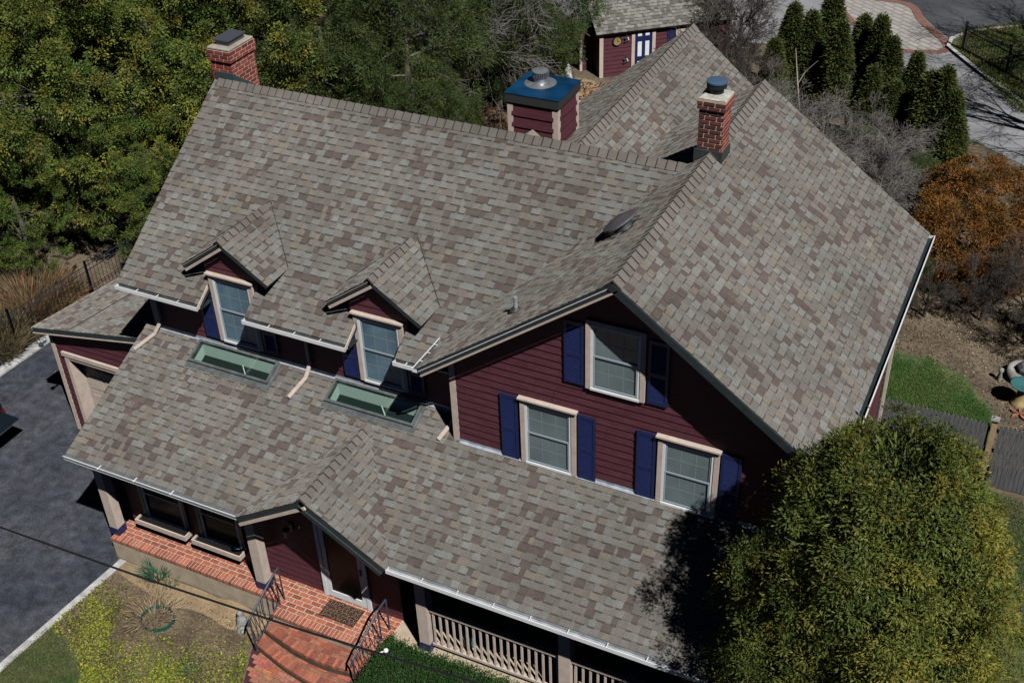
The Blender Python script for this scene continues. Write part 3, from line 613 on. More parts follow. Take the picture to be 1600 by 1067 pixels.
# skylights
for a, b in sky_rects:
    O = lambda x, y_, h: V3(x, y_, zp(y_)) + h * V3(0, -sp, 1) * cp
    mb = MB(); fr = .045; top = .10
    def bar(x0, x1, y0, y1):
        mb.hexa([O(x0, y0, -.02), O(x1, y0, -.02), O(x1, y1, -.02), O(x0, y1, -.02), O(x0, y0, top), O(x1, y0, top), O(x1, y1, top), O(x0, y1, top)])
    bar(a, b, sy0, sy0 + fr); bar(a, b, sy1 - fr, sy1); bar(a, a + fr, sy0 + fr, sy1 - fr); bar(b - fr, b, sy0 + fr, sy1 - fr)
    for (q, r_, s_, u_) in ((a - .05, b + .05, min(sy0 - .10, ype + va_ * cp - .03), sy0), (a - .05, b + .05, sy1, max(sy1 + .03, ype + vb_ * cp + .03)), (a - .05, a, sy0, sy1), (b, b + .05, sy0, sy1)):
        mb.hexa([O(q, s_, .0), O(r_, s_, .0), O(r_, u_, .0), O(q, u_, .0), O(q, s_, .024), O(r_, s_, .024), O(r_, u_, .024), O(q, u_, .024)], 0)
    sk = mb.build('skylight', [mat('skylight_frame', (.16, .18, .185), .45, noise=.3, nscale=7, metal=.5)], H)
    mb = MB(); a2, b2, y0, y1 = a + .035, b - .035, sy0 + .035, sy1 - .035; dp = -.30; OV = lambda x, y_, h: V3(x, y_, zp(y_) + h)
    q = [(a2, y0), (b2, y0), (b2, y1), (a2, y1)]
    for k in range(4):
        (u0, w0), (u1, w1) = q[k], q[(k + 1) % 4]
        mb.quad([tuple(OV(u0, w0, dp)), tuple(OV(u1, w1, dp)), tuple(OV(u1, w1, .04)), tuple(OV(u0, w0, .04))])
    mb.build('shaft', [K['mint']], sk)
    mb = MB(); mb.hexa([OV(a2, y0, dp - .02), OV(b2, y0, dp - .02), OV(b2, y1, dp - .02), OV(a2, y1, dp - .02), OV(a2, y0, dp), OV(b2, y0, dp), OV(b2, y1, dp), OV(a2, y1, dp)]); mb.obox(OV(a2 + .72 * (b2 - a2), y0, dp + .002), (.03, 0, 0), OV(a2 + .50 * (b2 - a2), y1, dp) - OV(a2 + .72 * (b2 - a2), y0, dp), (0, 0, .012), 1); mb.build('shaft_bottom', [K['dark'], K['mint']], sk)
    mb = MB(); mb.hexa([O(a + fr, sy0 + fr, .085), O(b - fr, sy0 + fr, .085), O(b - fr, sy1 - fr, .085), O(a + fr, sy1 - fr, .085), O(a + fr, sy0 + fr, .092), O(b - fr, sy0 + fr, .092), O(b - fr, sy1 - fr, .092), O(a + fr, sy1 - fr, .092)]); mb.build('pane', [K['skyglass']], sk)
# attic vent and pipe on the wing's left slope
sw = (zw - zwe) / (xw - xwl); nl = V3(-sw, 0, 1); nl /= np.linalg.norm(nl)
c = V3(4.38, 2.05, 8.25); mb = MB(); a1 = V3(0, 1, 0); a2 = np.cross(nl, a1)
def disc(mb, c, r_, n=24, h0=0, h1=.1, mi=0, r2=None):
    r2 = r2 or r_; lo = [c + nl * h0 + r_ * (a1 * math.cos(2 * math.pi * k / n) + a2 * math.sin(2 * math.pi * k / n)) for k in range(n)]
    hi = [c + nl * h1 + r2 * (a1 * math.cos(2 * math.pi * k / n) + a2 * math.sin(2 * math.pi * k / n)) for k in range(n)]
    for k in range(n): mb.quad([lo[k], lo[(k + 1) % n], hi[(k + 1) % n], hi[k]], mi)
    mb.quad(hi, mi)
disc(mb, c, .36, h0=.0, h1=.02, mi=0); disc(mb, c, .19, h0=.02, h1=.13, mi=0); disc(mb, c, .33, h0=.13, h1=.17, mi=1, r2=.33); disc(mb, c, .33, h0=.17, h1=.235, mi=1, r2=.12)
mb.build('roof_vent', [K['lead'], mat('vent_hood', (.085, .085, .095), .6, metal=.2)], wing_left)
mb = MB(); c = V3(3.17, .22, 8.869 - sw * 2.03); mb.lathe(c, [(.12, -.05), (.10, .03), (.05, .07), (.045, .08)], 14, 1); mb.tube([c + V3(0, 0, .05), c + V3(0, 0, .28)], .035, 12, 0); mb.build('vent_pipe', [K['flash'], K['lead']], wing_left)
# chimneys
def chimney(x0, x1, y0, y1, z0, z1, corb=0, dark=False, seed=3):
    mb = MB(); mb.box(x0 + .006, x1 - .006, y0 + .006, y1 - .006, z0, z1 - .02, 1)
    bp = BR_SHADE if dark else BR_RED  # dark: shade put into the front and left brick colours, right side stays red
    def faces(X0, X1, Y0, Y1, Z0, Z1, sd):
        bricks(mb, (X0, Y0, Z0), (1, 0, 0), (0, 0, 1), (0, -1, 0), X1 - X0, Z1 - Z0, tints=bp, seed=sd); bricks(mb, (X1, Y0, Z0), (0, 1, 0), (0, 0, 1), (1, 0, 0), Y1 - Y0, Z1 - Z0, tints=BR_RED, seed=sd + 1)
        bricks(mb, (X0, Y0, Z0), (0, 1, 0), (0, 0, 1), (-1, 0, 0), Y1 - Y0, Z1 - Z0, tints=bp, seed=sd + 2)
    zc = z1 - corb
    faces(x0, x1, y0, y1, z0, zc, seed)
    if corb:
        e = .035; mb.box(x0 - e + .006, x1 + e - .006, y0 - e + .006, y1 + e - .006, zc, z1 - .01, 1); faces(x0 - e, x1 + e, y0 - e, y1 + e, zc + .002, z1, seed + 5)
    return mb
mb = chimney(-5.84, -5.31, 4.10, 4.92, 5.0, 9.22, .24)
ch = mb.build('chimney', [K['brick'], K['mortar']], H)
mb = MB(); mb.box(-5.86, -5.29, 4.08, 4.94, 9.22, 9.27); mb.build('chimney_crown', [K['concrete']], ch, bevel=.015)
mb = MB(); mb.box(-5.74, -5.41, 4.25, 4.78, 9.27, 9.38); mb.box(-5.78, -5.37, 4.21, 4.82, 9.38, 9.40); mb.build('chimney_cap', [mat('flue_cap', (.12, .13, .155), .35, metal=.5)], ch)
mb = MB()  # stepped flashing on its front and right side
mb.box(-5.75, -5.295, 4.075, 4.10, 8.35, 8.74); mb.prism([(-5.30, 4.08, 8.74), (-5.30, 4.95, 8.10), (-5.30, 4.95, 7.8), (-5.30, 4.08, 8.3)], (.012, 0, 0))
mb.build('chimney_flashing', [mat('green_copper', (.035, .06, .062), .5, noise=.2)], ch)
mb = chimney(4.95, 5.39, 4.08, 4.50, 7.9, 9.90, .20, True, 9)
ch = mb.build('chimney', [K['brick'], K['mortar']], H)
mb = MB(); mb.hexa([(4.92, 4.05, 9.90), (5.42, 4.05, 9.90), (5.42, 4.53, 9.90), (4.92, 4.53, 9.90), (5.0, 4.13, 9.95), (5.34, 4.13, 9.95), (5.34, 4.45, 9.95), (5.0, 4.45, 9.95)]); mb.build('chimney_crown', [mat('cement_crown', (.36, .36, .33), .9, noise=.35, nscale=12)], ch)
mb = MB(); mb.lathe((5.17, 4.29, 9.95), [(.13, 0), (.13, .10), (.17, .10), (.17, .20)], 24, 1); mb.lathe((5.17, 4.29, 9.95), [(.185, .19), (.185, .215), (.10, .232), (0, .236)], 24, 0)
for k in range(28): th = k / 28 * 6.283; mb.box(5.17 + .172 * math.cos(th) - .003, 5.17 + .172 * math.cos(th) + .003, 4.29 + .172 * math.sin(th) - .003, 4.29 + .172 * math.sin(th) + .003, 10.05, 10.15, 2)
mb.build('chimney_cap', [mat('blue_grey_lid', (.09, .16, .28), .35, metal=.4), K['black'], K['iron2']], ch)
mb = MB(); mb.box(4.90, 5.425, 4.045, 4.08, 8.35, 8.93); mb.box(5.395, 5.425, 4.08, 4.53, 8.25, 8.90); mb.build('chimney_flashing', [K['lead']], ch)
# boxed chimney chase behind the ridge
bx0, bx1, by0, by1, bz = .20, 1.36, 6.0, 7.08, 8.24
siding('chase_dummy', None, (0, 0, 0), (1, 0, 0), [[(0, 0), (.01, 0), (.01, .01)]], N=(0, -1, 0)) if False else None
mb = MB(); mb.box(bx0 + .03, bx1 - .03, by0 + .03, by1 - .03, 6.0, bz); chase = mb.build('chimney_chase', [K['sidingdark']], H)
siding('chase_siding', chase, (0, by0 + .02, 0), (1, 0, 0), [[(bx0 + .1, 6.2), (bx1 - .1, 6.2), (bx1 - .1, bz), (bx0 + .1, bz)]], N=(0, -1, 0), core=.008, expo=.25, lap=.03)
siding('chase_siding', chase, (bx1 - .02, 0, 0), (0, 1, 0), [[(by0 + .1, 6.2), (by1 - .1, 6.2), (by1 - .1, bz), (by0 + .1, bz)]], N=(1, 0, 0), core=.008, expo=.25, lap=.03)
mb = MB()
for (x, y_) in ((bx0, by0), (bx1 - .13, by0), (bx1 - .13, by1 - .13), (bx0, by1 - .13)): mb = MB(); mb.box(x, x + .13, y_, y_ + .13, 6.0, bz); mb.build('corner_board', [K['trim']], chase)
mb = MB(); mb.box(bx0 - .03, bx1 + .03, by0 - .03, by1 + .03, bz - .001, bz + .19); mb.build('chase_fascia', [mat('dark_grey_metal', (.045, .05, .05), .5, metal=.3)], chase)
mb = MB(); mb.box(bx0 - .04, bx1 + .04, by0 - .04, by1 + .04, bz + .19, bz + .205); mb.build('chase_cap', [K['bluemetal']], chase)
cx, cy = .66, 6.68
mb = MB(); mb.lathe((cx, cy, bz + .205), [(.34, .0), (.30, .006), (.17, .03), (.14, .05), (.14, .14)], 28, 0); mb.lathe((cx, cy, bz + .205), [(.16, .14), (.16, .26)], 28, 1)
mb.lathe((cx, cy, bz + .205), [(.175, .255), (.175, .28), (.08, .30), (0, .302)], 28, 0)
for k in range(26): th = k / 26 * 6.283; mb.box(cx + .162 * math.cos(th) - .006, cx + .162 * math.cos(th) + .006, cy + .162 * math.sin(th) - .006, cy + .162 * math.sin(th) + .006, bz + .345, bz + .462, 0)
mb.build('chase_flue', [K['metal'], K['black']], chase, smooth=False)
# cricket (small saddle roof) in front of the chase
mb = MB(); xm = .78; zt = 7.70; yk = yr + (zr - zt) / sm
for sg_ in (1, -1):
    xe = xm + sg_ * .62; zz = zr - sm * (by0 - yr)
    mb.quad([(xm, by0, zt), (xe, by0, zz + .01), (xm, yk - .2, zt + .01)] if sg_ == 1 else [(xe, by0, zz + .01), (xm, by0, zt), (xm, yk - .2, zt + .01)], 0, (.19, .165, .145))
mb.build('cricket_roof', [K['shingle']], chase)
# ---- garage wing on the left
gx0, gy0 = -9.78, .80
mbp = lambda x, y_: 3.095 + .187 * (x - gx0) - .12 * (y_ - gy0)
O = V3(gx0, gy0, 3.095); U_ = V3(1, 0, .187); V_ = V3(0, 1, -.12)
groof = shingles('roof', H, O, (0, 1, -.12), (1, 0, .187), [[(0, 0), (6.6, 0), (6.6, 4.45), (0, 4.45)]], 41, deck=.11)
mb = MB(); a = V3(-8.62, gy0, mbp(-8.62, gy0) + .02); mb.obox(a, (.02, 0, .004), V_ * 6.4, (0, 0, .006)); mb.build('roof_seam', [K['lead']], groof)
siding('wall', H, (0, 1.0, 0), (1, 0, 0), [[(-9.48, .05), (-9.12, .05), (-9.12, 2.32), (-7.0, 2.32), (-7.0, .05), (-5.5, .05), (-5.5, 3.75), (-9.48, 2.99)]], N=(0, -1, 0), core=.06)
siding('wall', H, (-9.48, 0, 0), (0, 1, 0), [[(1.0, .05), (7.2, .05), (7.2, 2.3), (1.0, 2.95)]], N=(-1, 0, 0))
mb = MB(); mb.box(-9.52, -9.41, .965, 1.08, 0, 2.95); mb.build('corner_board', [K['trim']], H)
mb = MB(); mb.box(-9.19, -9.09, .95, 1.35, 0.0, 2.36); mb.box(-9.24, -6.9, .93, 1.0, 2.36, 2.47); mb.box(-9.09, -6.95, .96, 1.35, 2.26, 2.36); mb.build('garage_door_trim', [K['trim']], H)
mb = MB()
for k in range(4):
    z0 = .02 + k * .56; mb.box(-9.09, -6.95, 1.30, 1.34, z0, z0 + .55)
    if k < 3:
        for j in range(4): x0 = -9.0 + j * .52; mb.box(x0, x0 + .44, 1.285, 1.30, z0 + .10, z0 + .45)
gd = mb.build('garage_door', [K['trim']], H)
for j in range(4): x0 = -9.0 + j * .52; mb = MB(); mb.box(x0, x0 + .46, 1.292, 1.301, 1.80, 2.12); mb.build('pane', [K['glassdark']], gd)
mb = MB(); mb.box(gx0 + .05, -5.5, gy0 - .02, gy0 - .0, 0, .01) if False else None
mb.obox((gx0, gy0 - .004, 3.095 - .145), (3.9, 0, 3.9 * .187), (0, -.02, 0), (0, 0, .028)); mb.build('fascia', [K['trim']], H)
mb = MB(); mb.obox((gx0 - .03, gy0, 3.07), (0, 6.4, -.12 * 6.4), (.035, 0, 0), (0, 0, .03)); mb.build('drip_edge', [K['trim']], H)
mb = MB(); mb.tube([(-9.56, .9, 2.72), (-9.62, .8, 2.68)], .03, 8); mb.lathe((-9.63, .78, 2.60), [(.0, 0), (.05, .02), (.06, .09), (0, .11)], 10); mb.build('security_lamp', [K['iron2']], H)
# ---- iron handrails of the front steps
def handrail(x, p0, pa, pb, nm):
    root = MB(); a, b = V3(*pa), V3(*pb); root.tube([V3(*p0), a, b, b + V3(0, -.08, -.14)], .022, 8); r_ = root.build('handrail', [K['iron2']], H)
    mb = MB(); zf0 = SZ; foot = V3(b[0], b[1], .20); mb.tube([a, V3(a[0], a[1], SZ)], .018, 6); mb.tube([b, foot], .02, 6); mb.tube([a - V3(0, 0, .78), b - V3(0, 0, .80)], .014, 6); mb.tube([V3(*p0), V3(p0[0], p0[1], SZ)], .018, 6); mb.build('rail_post', [K['iron2']], r_)
    mb = MB()
    for k in range(1, 8):
        f = k / 8; p = a + (b - a) * f; q = p - V3(0, 0, .78); mb.tube([p, p * .5 + q * .5 + V3(0, .03 * math.sin(f * 9), 0), q], .009, 5)
    mb.build('rail_baluster', [K['iron2']], r_)
handrail(-1.18, (-1.17, -2.0, 1.50), (-1.17, -2.15, 1.48), (-1.20, -3.02, 1.06), 'l'); handrail(1.2, (1.17, -1.80, 1.45), (1.17, -2.1, 1.45), (1.12, -3.0, 1.02), 'r')

# ------------------------------------------------------------------ setting: ground, drive, path, street
def sheet(name, poly, z, m, kind='structure', thick=None, jitter=0, seed=1):
    mb = MB()
    if jitter:
        rr = random.Random(seed); P = []
        for i in range(len(poly)):
            a, b = V3(*poly[i], 0), V3(*poly[(i + 1) % len(poly)], 0); L = np.linalg.norm(b - a); n = max(1, int(L / .35))
            for k in range(n):
                p = a + (b - a) * k / n; P.append((p[0] + rr.uniform(-jitter, jitter), p[1] + rr.uniform(-jitter, jitter)))
        poly = P
    if thick: mb.prism([(x, y_, z - thick) for x, y_ in poly], (0, 0, thick))
    else: mb.quad([(x, y_, z) for x, y_ in poly])
    o = mb.build(name, [m]); tag(o, kind=kind); return o
g = MB(); n = 24; S = 140
for i in range(n):
    for j in range(n):
        x0, x1 = -S + 2 * S * i / n, -S + 2 * S * (i + 1) / n; y0, y1 = -S + 60 + 2 * S * j / n, -S + 60 + 2 * S * (j + 1) / n
        g.quad([(x0, y0, 0), (x1, y0, 0), (x1, y1, 0), (x0, y1, 0)])
tag(g.build('ground', [K['ground']]), kind='structure')
sheet('driveway', [(-5.66, -1.95), (-5.52, -2.2), (-5.80, -5.2), (-6.2, -14), (-14, -14), (-12.95, 1.6), (-12.72, 6.5), (-9.3, 7), (-9.3, 1.3), (-5.5, 1.3)], .012, K['asphalt'])
sheet('kerb_strip', [(-5.50, -2.1), (-5.34, -2.1), (-5.60, -5.2), (-6.0, -14), (-6.16, -14), (-5.77, -5.2)], .03, K['kerb'], thick=.03)
sheet('kerb_strip', [(-12.98, 1.6), (-12.76, 6.5), (-13.0, 6.5), (-13.4, 1.6), (-14.5, -14), (-14.1, -14)], .05, K['kerb'], thick=.05)
sheet('front_bed', [(-5.33, -2.09), (-1.45, -2.09), (-1.35, -2.9), (-1.3, -7), (-5.95, -7), (-5.6, -5.2)], .006, K['soil'])
sheet('sand_strip', [(-5.35, -2.09), (-1.5, -2.09), (-1.5, -2.55), (-2.2, -2.75), (-2.9, -2.62), (-3.6, -2.70), (-4.4, -2.60), (-5.3, -2.42)], .010, K['sand'], jitter=.04, seed=3)
sheet('front_lawn', [(-5.55, -4.2), (-4.95, -4.25), (-4.2, -4.75), (-3.4, -5.6), (-3.2, -9), (-6.0, -9), (-5.62, -5.2)], .011, K['lawn'], jitter=.05)
path = MB(); rr = random.Random(6)
path.prism([(-1.50, -2.72, .0), (-1.05, -3.7, 0), (-1.0, -6, 0), (.9, -6, 0), (1.2, -3.15, 0)], (0, 0, .012), 1)
def inpath(x, y_): return x > -1.5 + max(0, (-2.72 - y_)) * .46 * (1 if y_ > -3.7 else 0) + (.45 if y_ <= -3.7 else 0) and x < 1.15 and y_ < -2.72
for r_ in range(34):
    yy = -2.9 - r_ * .095; x = -1.6 - (r_ % 2) * .1
    while x < 1.1:
        yc = yy - .10 * (x + .2) * .6
        if inpath(x + .02, yc) and inpath(x + .18, yc): path.obox((x, yc, .012), (.195, -.012, 0), (0, .088, 0), (0, 0, .012 + rr.random() * .004), 0, tuple(q * (.75 + .5 * rr.random()) for q in rr.choice([(.34, .125, .08), (.30, .105, .065), (.36, .145, .095)])))
        x += .205
o = path.build('path', [K['brick'], K['sidingdark']]); tag(o, kind='structure')
sheet('side_lawn', [(7.4, 12.5), (8.2, 12.15), (8.95, 12.15), (9.97, 11.7), (10.74, 10.6), (10.9, 10.1), (10.85, 7.9), (7.4, 7.9)], .008, K['lawn'], jitter=.06, seed=9)
sheet('right_lawn', [(8.6, 7.6), (14, 7.6), (18, 2), (18, -8), (9, -8), (8.7, -2)], .007, K['lawn'], jitter=.05, seed=4)
sheet('street', [(-14, 31), (-5, 30.2), (-.6, 31.2), (1.8, 29.9), (5.2, 28.4), (7.6, 25.6), (9.6, 24.2), (15, 20), (22, 20), (24, 60), (-20, 60)], .010, K['road'])
# paver apron with brick borders
ap = arc_pts([(1.2, 37.6, 0), (3.5, 37.5, 0), (4.45, 35.7, 0), (5.65, 33.9, 0)], 20); low = arc_pts([(5.75, 32.7, 0), (3.95, 32.3, 0), (2.6, 33.6, 0), (1.3, 35.5, 0), (.6, 37.1, 0)], 20)
poly = [(p[0], p[1]) for p in ap] + [(p[0], p[1]) for p in low]
sheet('paver_apron', poly, .018, K['paver'])
mb = MB()
for k in range(60):   # darker joint lines between the paver rows
    f = k / 60; a = V3(.4 + 6 * f, 38 - 6.6 * f, .0205); pass
def strip(name, pts, wd, z, m, h=.012):
    mb = MB(); P = [V3(*p) for p in pts]; L_, R_ = [], []
    for i, p in enumerate(P):
        d = P[min(i + 1, len(P) - 1)] - P[max(i - 1, 0)]; d /= np.linalg.norm(d); nn = V3(-d[1], d[0], 0); L_.append(p + nn * wd / 2); R_.append(p - nn * wd / 2)
    for i in range(len(P) - 1):
        z0, z1 = V3(0, 0, z - h), V3(0, 0, z); mb.hexa([R_[i] + z0, R_[i + 1] + z0, L_[i + 1] + z0, L_[i] + z0, R_[i] + z1, R_[i + 1] + z1, L_[i + 1] + z1, L_[i] + z1])
    return tag(mb.build(name, [m]), kind='structure')
strip('brick_border', [tuple(p) for p in ap] + [(5.9, 33.3, 0), (5.75, 32.7, 0)], .35, .034, K['redpave']); strip('brick_border', [tuple(p) for p in low], .3, .030, K['redpave'])
sheet('paved_court', [(1.2, 38.0), (3.6, 37.75), (4.65, 35.85), (5.85, 34.1), (6.3, 34.0), (7.6, 35.3), (9.3, 36.6), (14, 38), (20, 42), (14, 46), (0, 46)], .016, K['asphalt2'])
isl = [(6.0, 33.3), (5.95, 34.0), (6.5, 35.0), (7.6, 35.9), (9.2, 36.9), (14, 38.6), (20, 34), (16, 22), (12, 26.2), (9.5, 28.8), (7.4, 31.4)]
sheet('island_lawn', isl, .10, K['lawn'], thick=.1)
strip('kerb_stone', [(8.0, 38.2 - 1.5, 0)] and [(12, 38.0, 0), (9.2, 36.95, 0), (7.6, 36.0, 0), (6.5, 35.15, 0), (5.88, 34.1, 0), (5.90, 33.2, 0), (7.3, 31.25, 0), (9.4, 28.6, 0), (12, 26.0, 0), (16, 21.5, 0)], .16, .13, K['kerb'], h=.13)

# ------------------------------------------------------------------ vegetation
def leafquads(P, D, S, L, W, rg):
    """P base points, D directions (unit), S side vectors (unit); returns verts, faces"""
    n = len(P); L = L[:, None]; W = W[:, None]
    v = np.empty((n, 4, 3)); v[:, 0] = P; v[:, 1] = P + D * L * .5 + S * W * .5; v[:, 2] = P + D * L; v[:, 3] = P + D * L * .5 - S * W * .5
    f = np.arange(n * 4).reshape(n, 4); return v.reshape(-1, 3), f
def unit(a): return a / (np.linalg.norm(a, axis=1, keepdims=True) + 1e-9)
def sprays(C, Nrm, per, spread, L, W, pal, rg, droop=.3, flat=.5, clumpvar=.25, outw=.8):
    """clumps at C with outward normals Nrm; `per` leaves each"""
    m = len(C); idx = np.repeat(np.arange(m), per); n = len(idx)
    off = rg.normal(size=(n, 3)) * spread; nn = Nrm[idx]; off -= nn * (np.sum(off * nn, 1, keepdims=True)) * flat
    P = C[idx] + off
    D = unit(nn * outw + unit(off) * .9 + rg.normal(size=(n, 3)) * .35 + np.array([0, 0, -droop])); S = unit(np.cross(D, unit(nn + rg.normal(size=(n, 3)) * .6)))
    Ls = L * rg.uniform(.6, 1.3, n); Ws = W * rg.uniform(.7, 1.2, n)
    v, f = leafquads(P, D, S, Ls, Ws, rg)
    pal = np.array(pal); cl = rg.integers(0, len(pal), m); ct = pal[cl][idx]; t = ct * (1 - clumpvar + 2 * clumpvar * rg.random(m)[idx])[:, None] * rg.uniform(.75, 1.25, n)[:, None]
    mixp = pal[rg.integers(0, len(pal), n)]; t = t * .65 + mixp * .35
    return v, f, t
def merge(parts):
    vs, fs, ts = [], [], []; o = 0
    for v, f, t in parts: vs.append(v); fs.append(f + o); ts.append(t); o += len(v)
    return np.concatenate(vs), np.concatenate(fs), np.concatenate(ts)
def crown_points(rg, R3, nl, sub, lob=(.22, .38), low=-.5, jit=.12, shell=.75, tip=0.0):
    """lobed crown: nl lobes over an ellipsoid of radii R3, each with `sub` clump points on its outer side"""
    R3 = np.array(R3); C, N = [], []
    for k in range(nl):
        while True:
            d = rg.normal(size=3); d /= np.linalg.norm(d)
            if d[2] > low: break
        rr_ = rg.uniform(.50, 1 - jit * .3) if k % 3 == 0 else rg.uniform(.8, 1.0)
        taper = 1 - tip * max(0, d[2])
        c = d * R3 * rr_ * np.array([taper, taper, 1]); r = rg.uniform(*lob) * R3.mean()
        e = unit(rg.normal(size=(sub, 3))); e = unit(e + d * .7); q = c + e * r * rg.uniform(.55, 1.05, (sub, 1)) * np.array([1, 1, .8])
        C.append(q); N.append(unit(e + d * .4 + np.array([0, 0, .15])))
    return np.concatenate(C), np.concatenate(N)
def branches(mb, p, d, L, r, depth, rg, spread=.5, nseg=3, kids=(2, 4), gravity=.0, minr=.004, shrink=.68, tip=None):
    pts = [p]; rad = [r]; dd = np.array(d, float)
    for i in range(nseg):
        dd = dd + rg.normal(size=3) * .16 + np.array([0, 0, gravity]); dd /= np.linalg.norm(dd); pts.append(pts[-1] + dd * L / nseg); rad.append(max(minr, r * (1 - (i + 1) / nseg * .55)))
    mb.tube(pts, rad, 6 if r > .06 else (4 if r > .015 else 3), cap=False)
    if depth > 0:
        for k in range(rg.integers(*kids) + 1):
            i = rg.integers(1, nseg + 1); a = rg.normal(size=3); a -= dd * (a @ dd); a /= np.linalg.norm(a) + 1e-9
            nd = dd * math.cos(spread) + a * math.sin(spread) * rg.uniform(.7, 1.3); nd /= np.linalg.norm(nd)
            branches(mb, pts[i], nd, L * shrink * rg.uniform(.75, 1.15), max(minr, rad[i] * .62), depth - 1, rg, spread, nseg, kids, gravity, minr, shrink)
    return mb
def copy_thing(root, loc, rz=0, sc=1.0, label=None, group=None):
    r_ = root.copy(); COL.objects.link(r_); r_.location = loc; r_.rotation_euler = (0, 0, rz); r_.scale = (sc, sc, sc) if not hasattr(sc, '__len__') else sc
    if label: r_['label'] = label
    if group: r_['group'] = group
    for ch_ in list(root.children):
        c_ = ch_.copy(); COL.objects.link(c_); c_.parent = r_
    return r_
G_OLIVE = [(.095, .145, .026), (.165, .190, .028), (.055, .100, .022), (.240, .220, .034), (.080, .130, .026), (.175, .145, .034)]
G_GREEN = [(.065, .120, .024), (.115, .170, .030), (.042, .080, .020), (.170, .190, .032)]
G_CONIF = [(.042, .088, .024), (.062, .110, .028), (.034, .068, .022), (.095, .125, .028), (.070, .110, .032)]
def make_tree(name, R3, hc, nl, sub, per, spread, L, W, pal, seed, trunk_r=.22, tip=.0, low=-.6, droop=.3, lob=(.22, .38), twigs=10, mat_='bark'):
    rg = np.random.default_rng(seed); root = empty(name, (0, 0, 0))
    C, N = crown_points(rg, R3, nl, sub, low=low, tip=tip, lob=lob); C = C + np.array([0, 0, hc])
    v, f, t_ = sprays(C, N, per, spread, L, W, pal, rg, droop=droop, clumpvar=.55); numpy_mesh('crown', v, f, t_, K['leaf'], root)
    mb = MB(); mb.tube([(0, 0, -.1), (0.05, .03, hc * .5), (0, 0, hc + R3[2] * .25)], [trunk_r * 1.2, trunk_r, trunk_r * .2], 8)
    for k in range(twigs):
        z = rg.uniform(hc - R3[2] * .6, hc + R3[2] * .2); a = rg.uniform(0, 6.28); d = np.array([math.cos(a), math.sin(a), .35]); branches(mb, V3(0, 0, z), d / np.linalg.norm(d), R3[0] * .62, trunk_r * .22, 2, rg, .5, 3, (1, 3), 0, .008)
    mb.build('trunk', [K[mat_]], root); return root
# --- left wood: leafy evergreen trees
tA = make_tree('leafy_tree', (3.1, 3.1, 4.1), 4.7, 76, 12, 90, .115, .092, .046, G_OLIVE, 1, low=-.9, lob=(.17, .30))
tB = make_tree('leafy_tree', (2.9, 2.9, 4.0), 4.5, 72, 12, 90, .115, .092, .046, G_GREEN, 2, low=-.9, lob=(.17, .30))
tC = make_tree('conifer_tree', (2.4, 2.4, 4.2), 5.2, 84, 10, 80, .12, .11, .026, G_CONIF, 3, tip=.45, droop=.15)
tD = make_tree('conifer_tree', (2.2, 2.2, 3.6), 4.4, 78, 10, 80, .12, .11, .026, [(.045, .080, .022), (.060, .095, .024), (.085, .105, .026), (.035, .060, .02)], 5, tip=.4, droop=.2)
GA = 'leafy trees in the wood beyond the garage'
leafy = [(tA, -15.8, 8.6, 0.3, 1.0, 'broad olive leafy tree behind the garage roof, crown against the left gable'),
         (tB, -18.6, 6.8, 1.2, 1.0, 'green leafy tree above the iron fence at the left border of the photo'),
         (tA, -20.0, 11.6, 2.2, 1.05, 'yellowish leafy tree second behind the iron fence, nearest the left edge at half height'),
         (tB, -16.2, 13.2, 4.0, 1.1, 'large mid-green leafy tree filling the space left of the left brick chimney'),
         (tA, -12.6, 12.4, 5.0, .95, 'yellow-tipped leafy tree directly behind the left brick chimney'),
         (tB, -21.5, 16.0, 3.1, 1.1, 'leafy tree in the top left corner of the photo'),
         (tA, -17.8, 17.6, 1.0, 1.1, 'olive leafy tree at the top edge, above and left of the left brick chimney'),
         (tA, -24.5, 20.0, .5, 1.15, 'farthest leafy tree behind the top left corner'),
         (tB, -25.0, 12.0, .5, 1.1, 'leafy tree farthest to the left, half outside the photo'),
         (tB, -15.6, 5.9, .7, .50, 'evergreen shrub added to deepen the darkness behind the iron fence left of the garage roof'),  # low shrubs from here are added to fill the darkness below the trees
         (tB, -13.6, 8.2, 1.9, .52, 'low evergreen shrub added to fill the dark behind the garage roof, under the olive tree'),
         (tA, -12.4, 10.4, 2.9, .55, 'low evergreen shrub added as dark fill along the left rake of the main roof'),
         (tB, -17.8, 8.6, 3.3, .55, 'low evergreen shrub added to fill the dark shade deeper behind the iron fence'),
         (tB, -14.6, 10.2, 2.5, .85, 'smaller green leafy tree tucked against the rake of the main roof')]
first = set()
def put(src, x, y_, rz, sc, lab, grp, cat):
    if src.name not in first:
        first.add(src.name); src.location = (x, y_, 0); src.rotation_euler = (0, 0, rz); src.scale = (sc,) * 3 if not hasattr(sc, '__len__') else sc; return tag(src, lab, cat, grp)
    o = copy_thing(src, (x, y_, 0), rz, sc, lab, grp); o['category'] = cat; return o
for a in leafy: put(*a, GA, 'tree')
GB = 'conifers behind the main roof ridge'
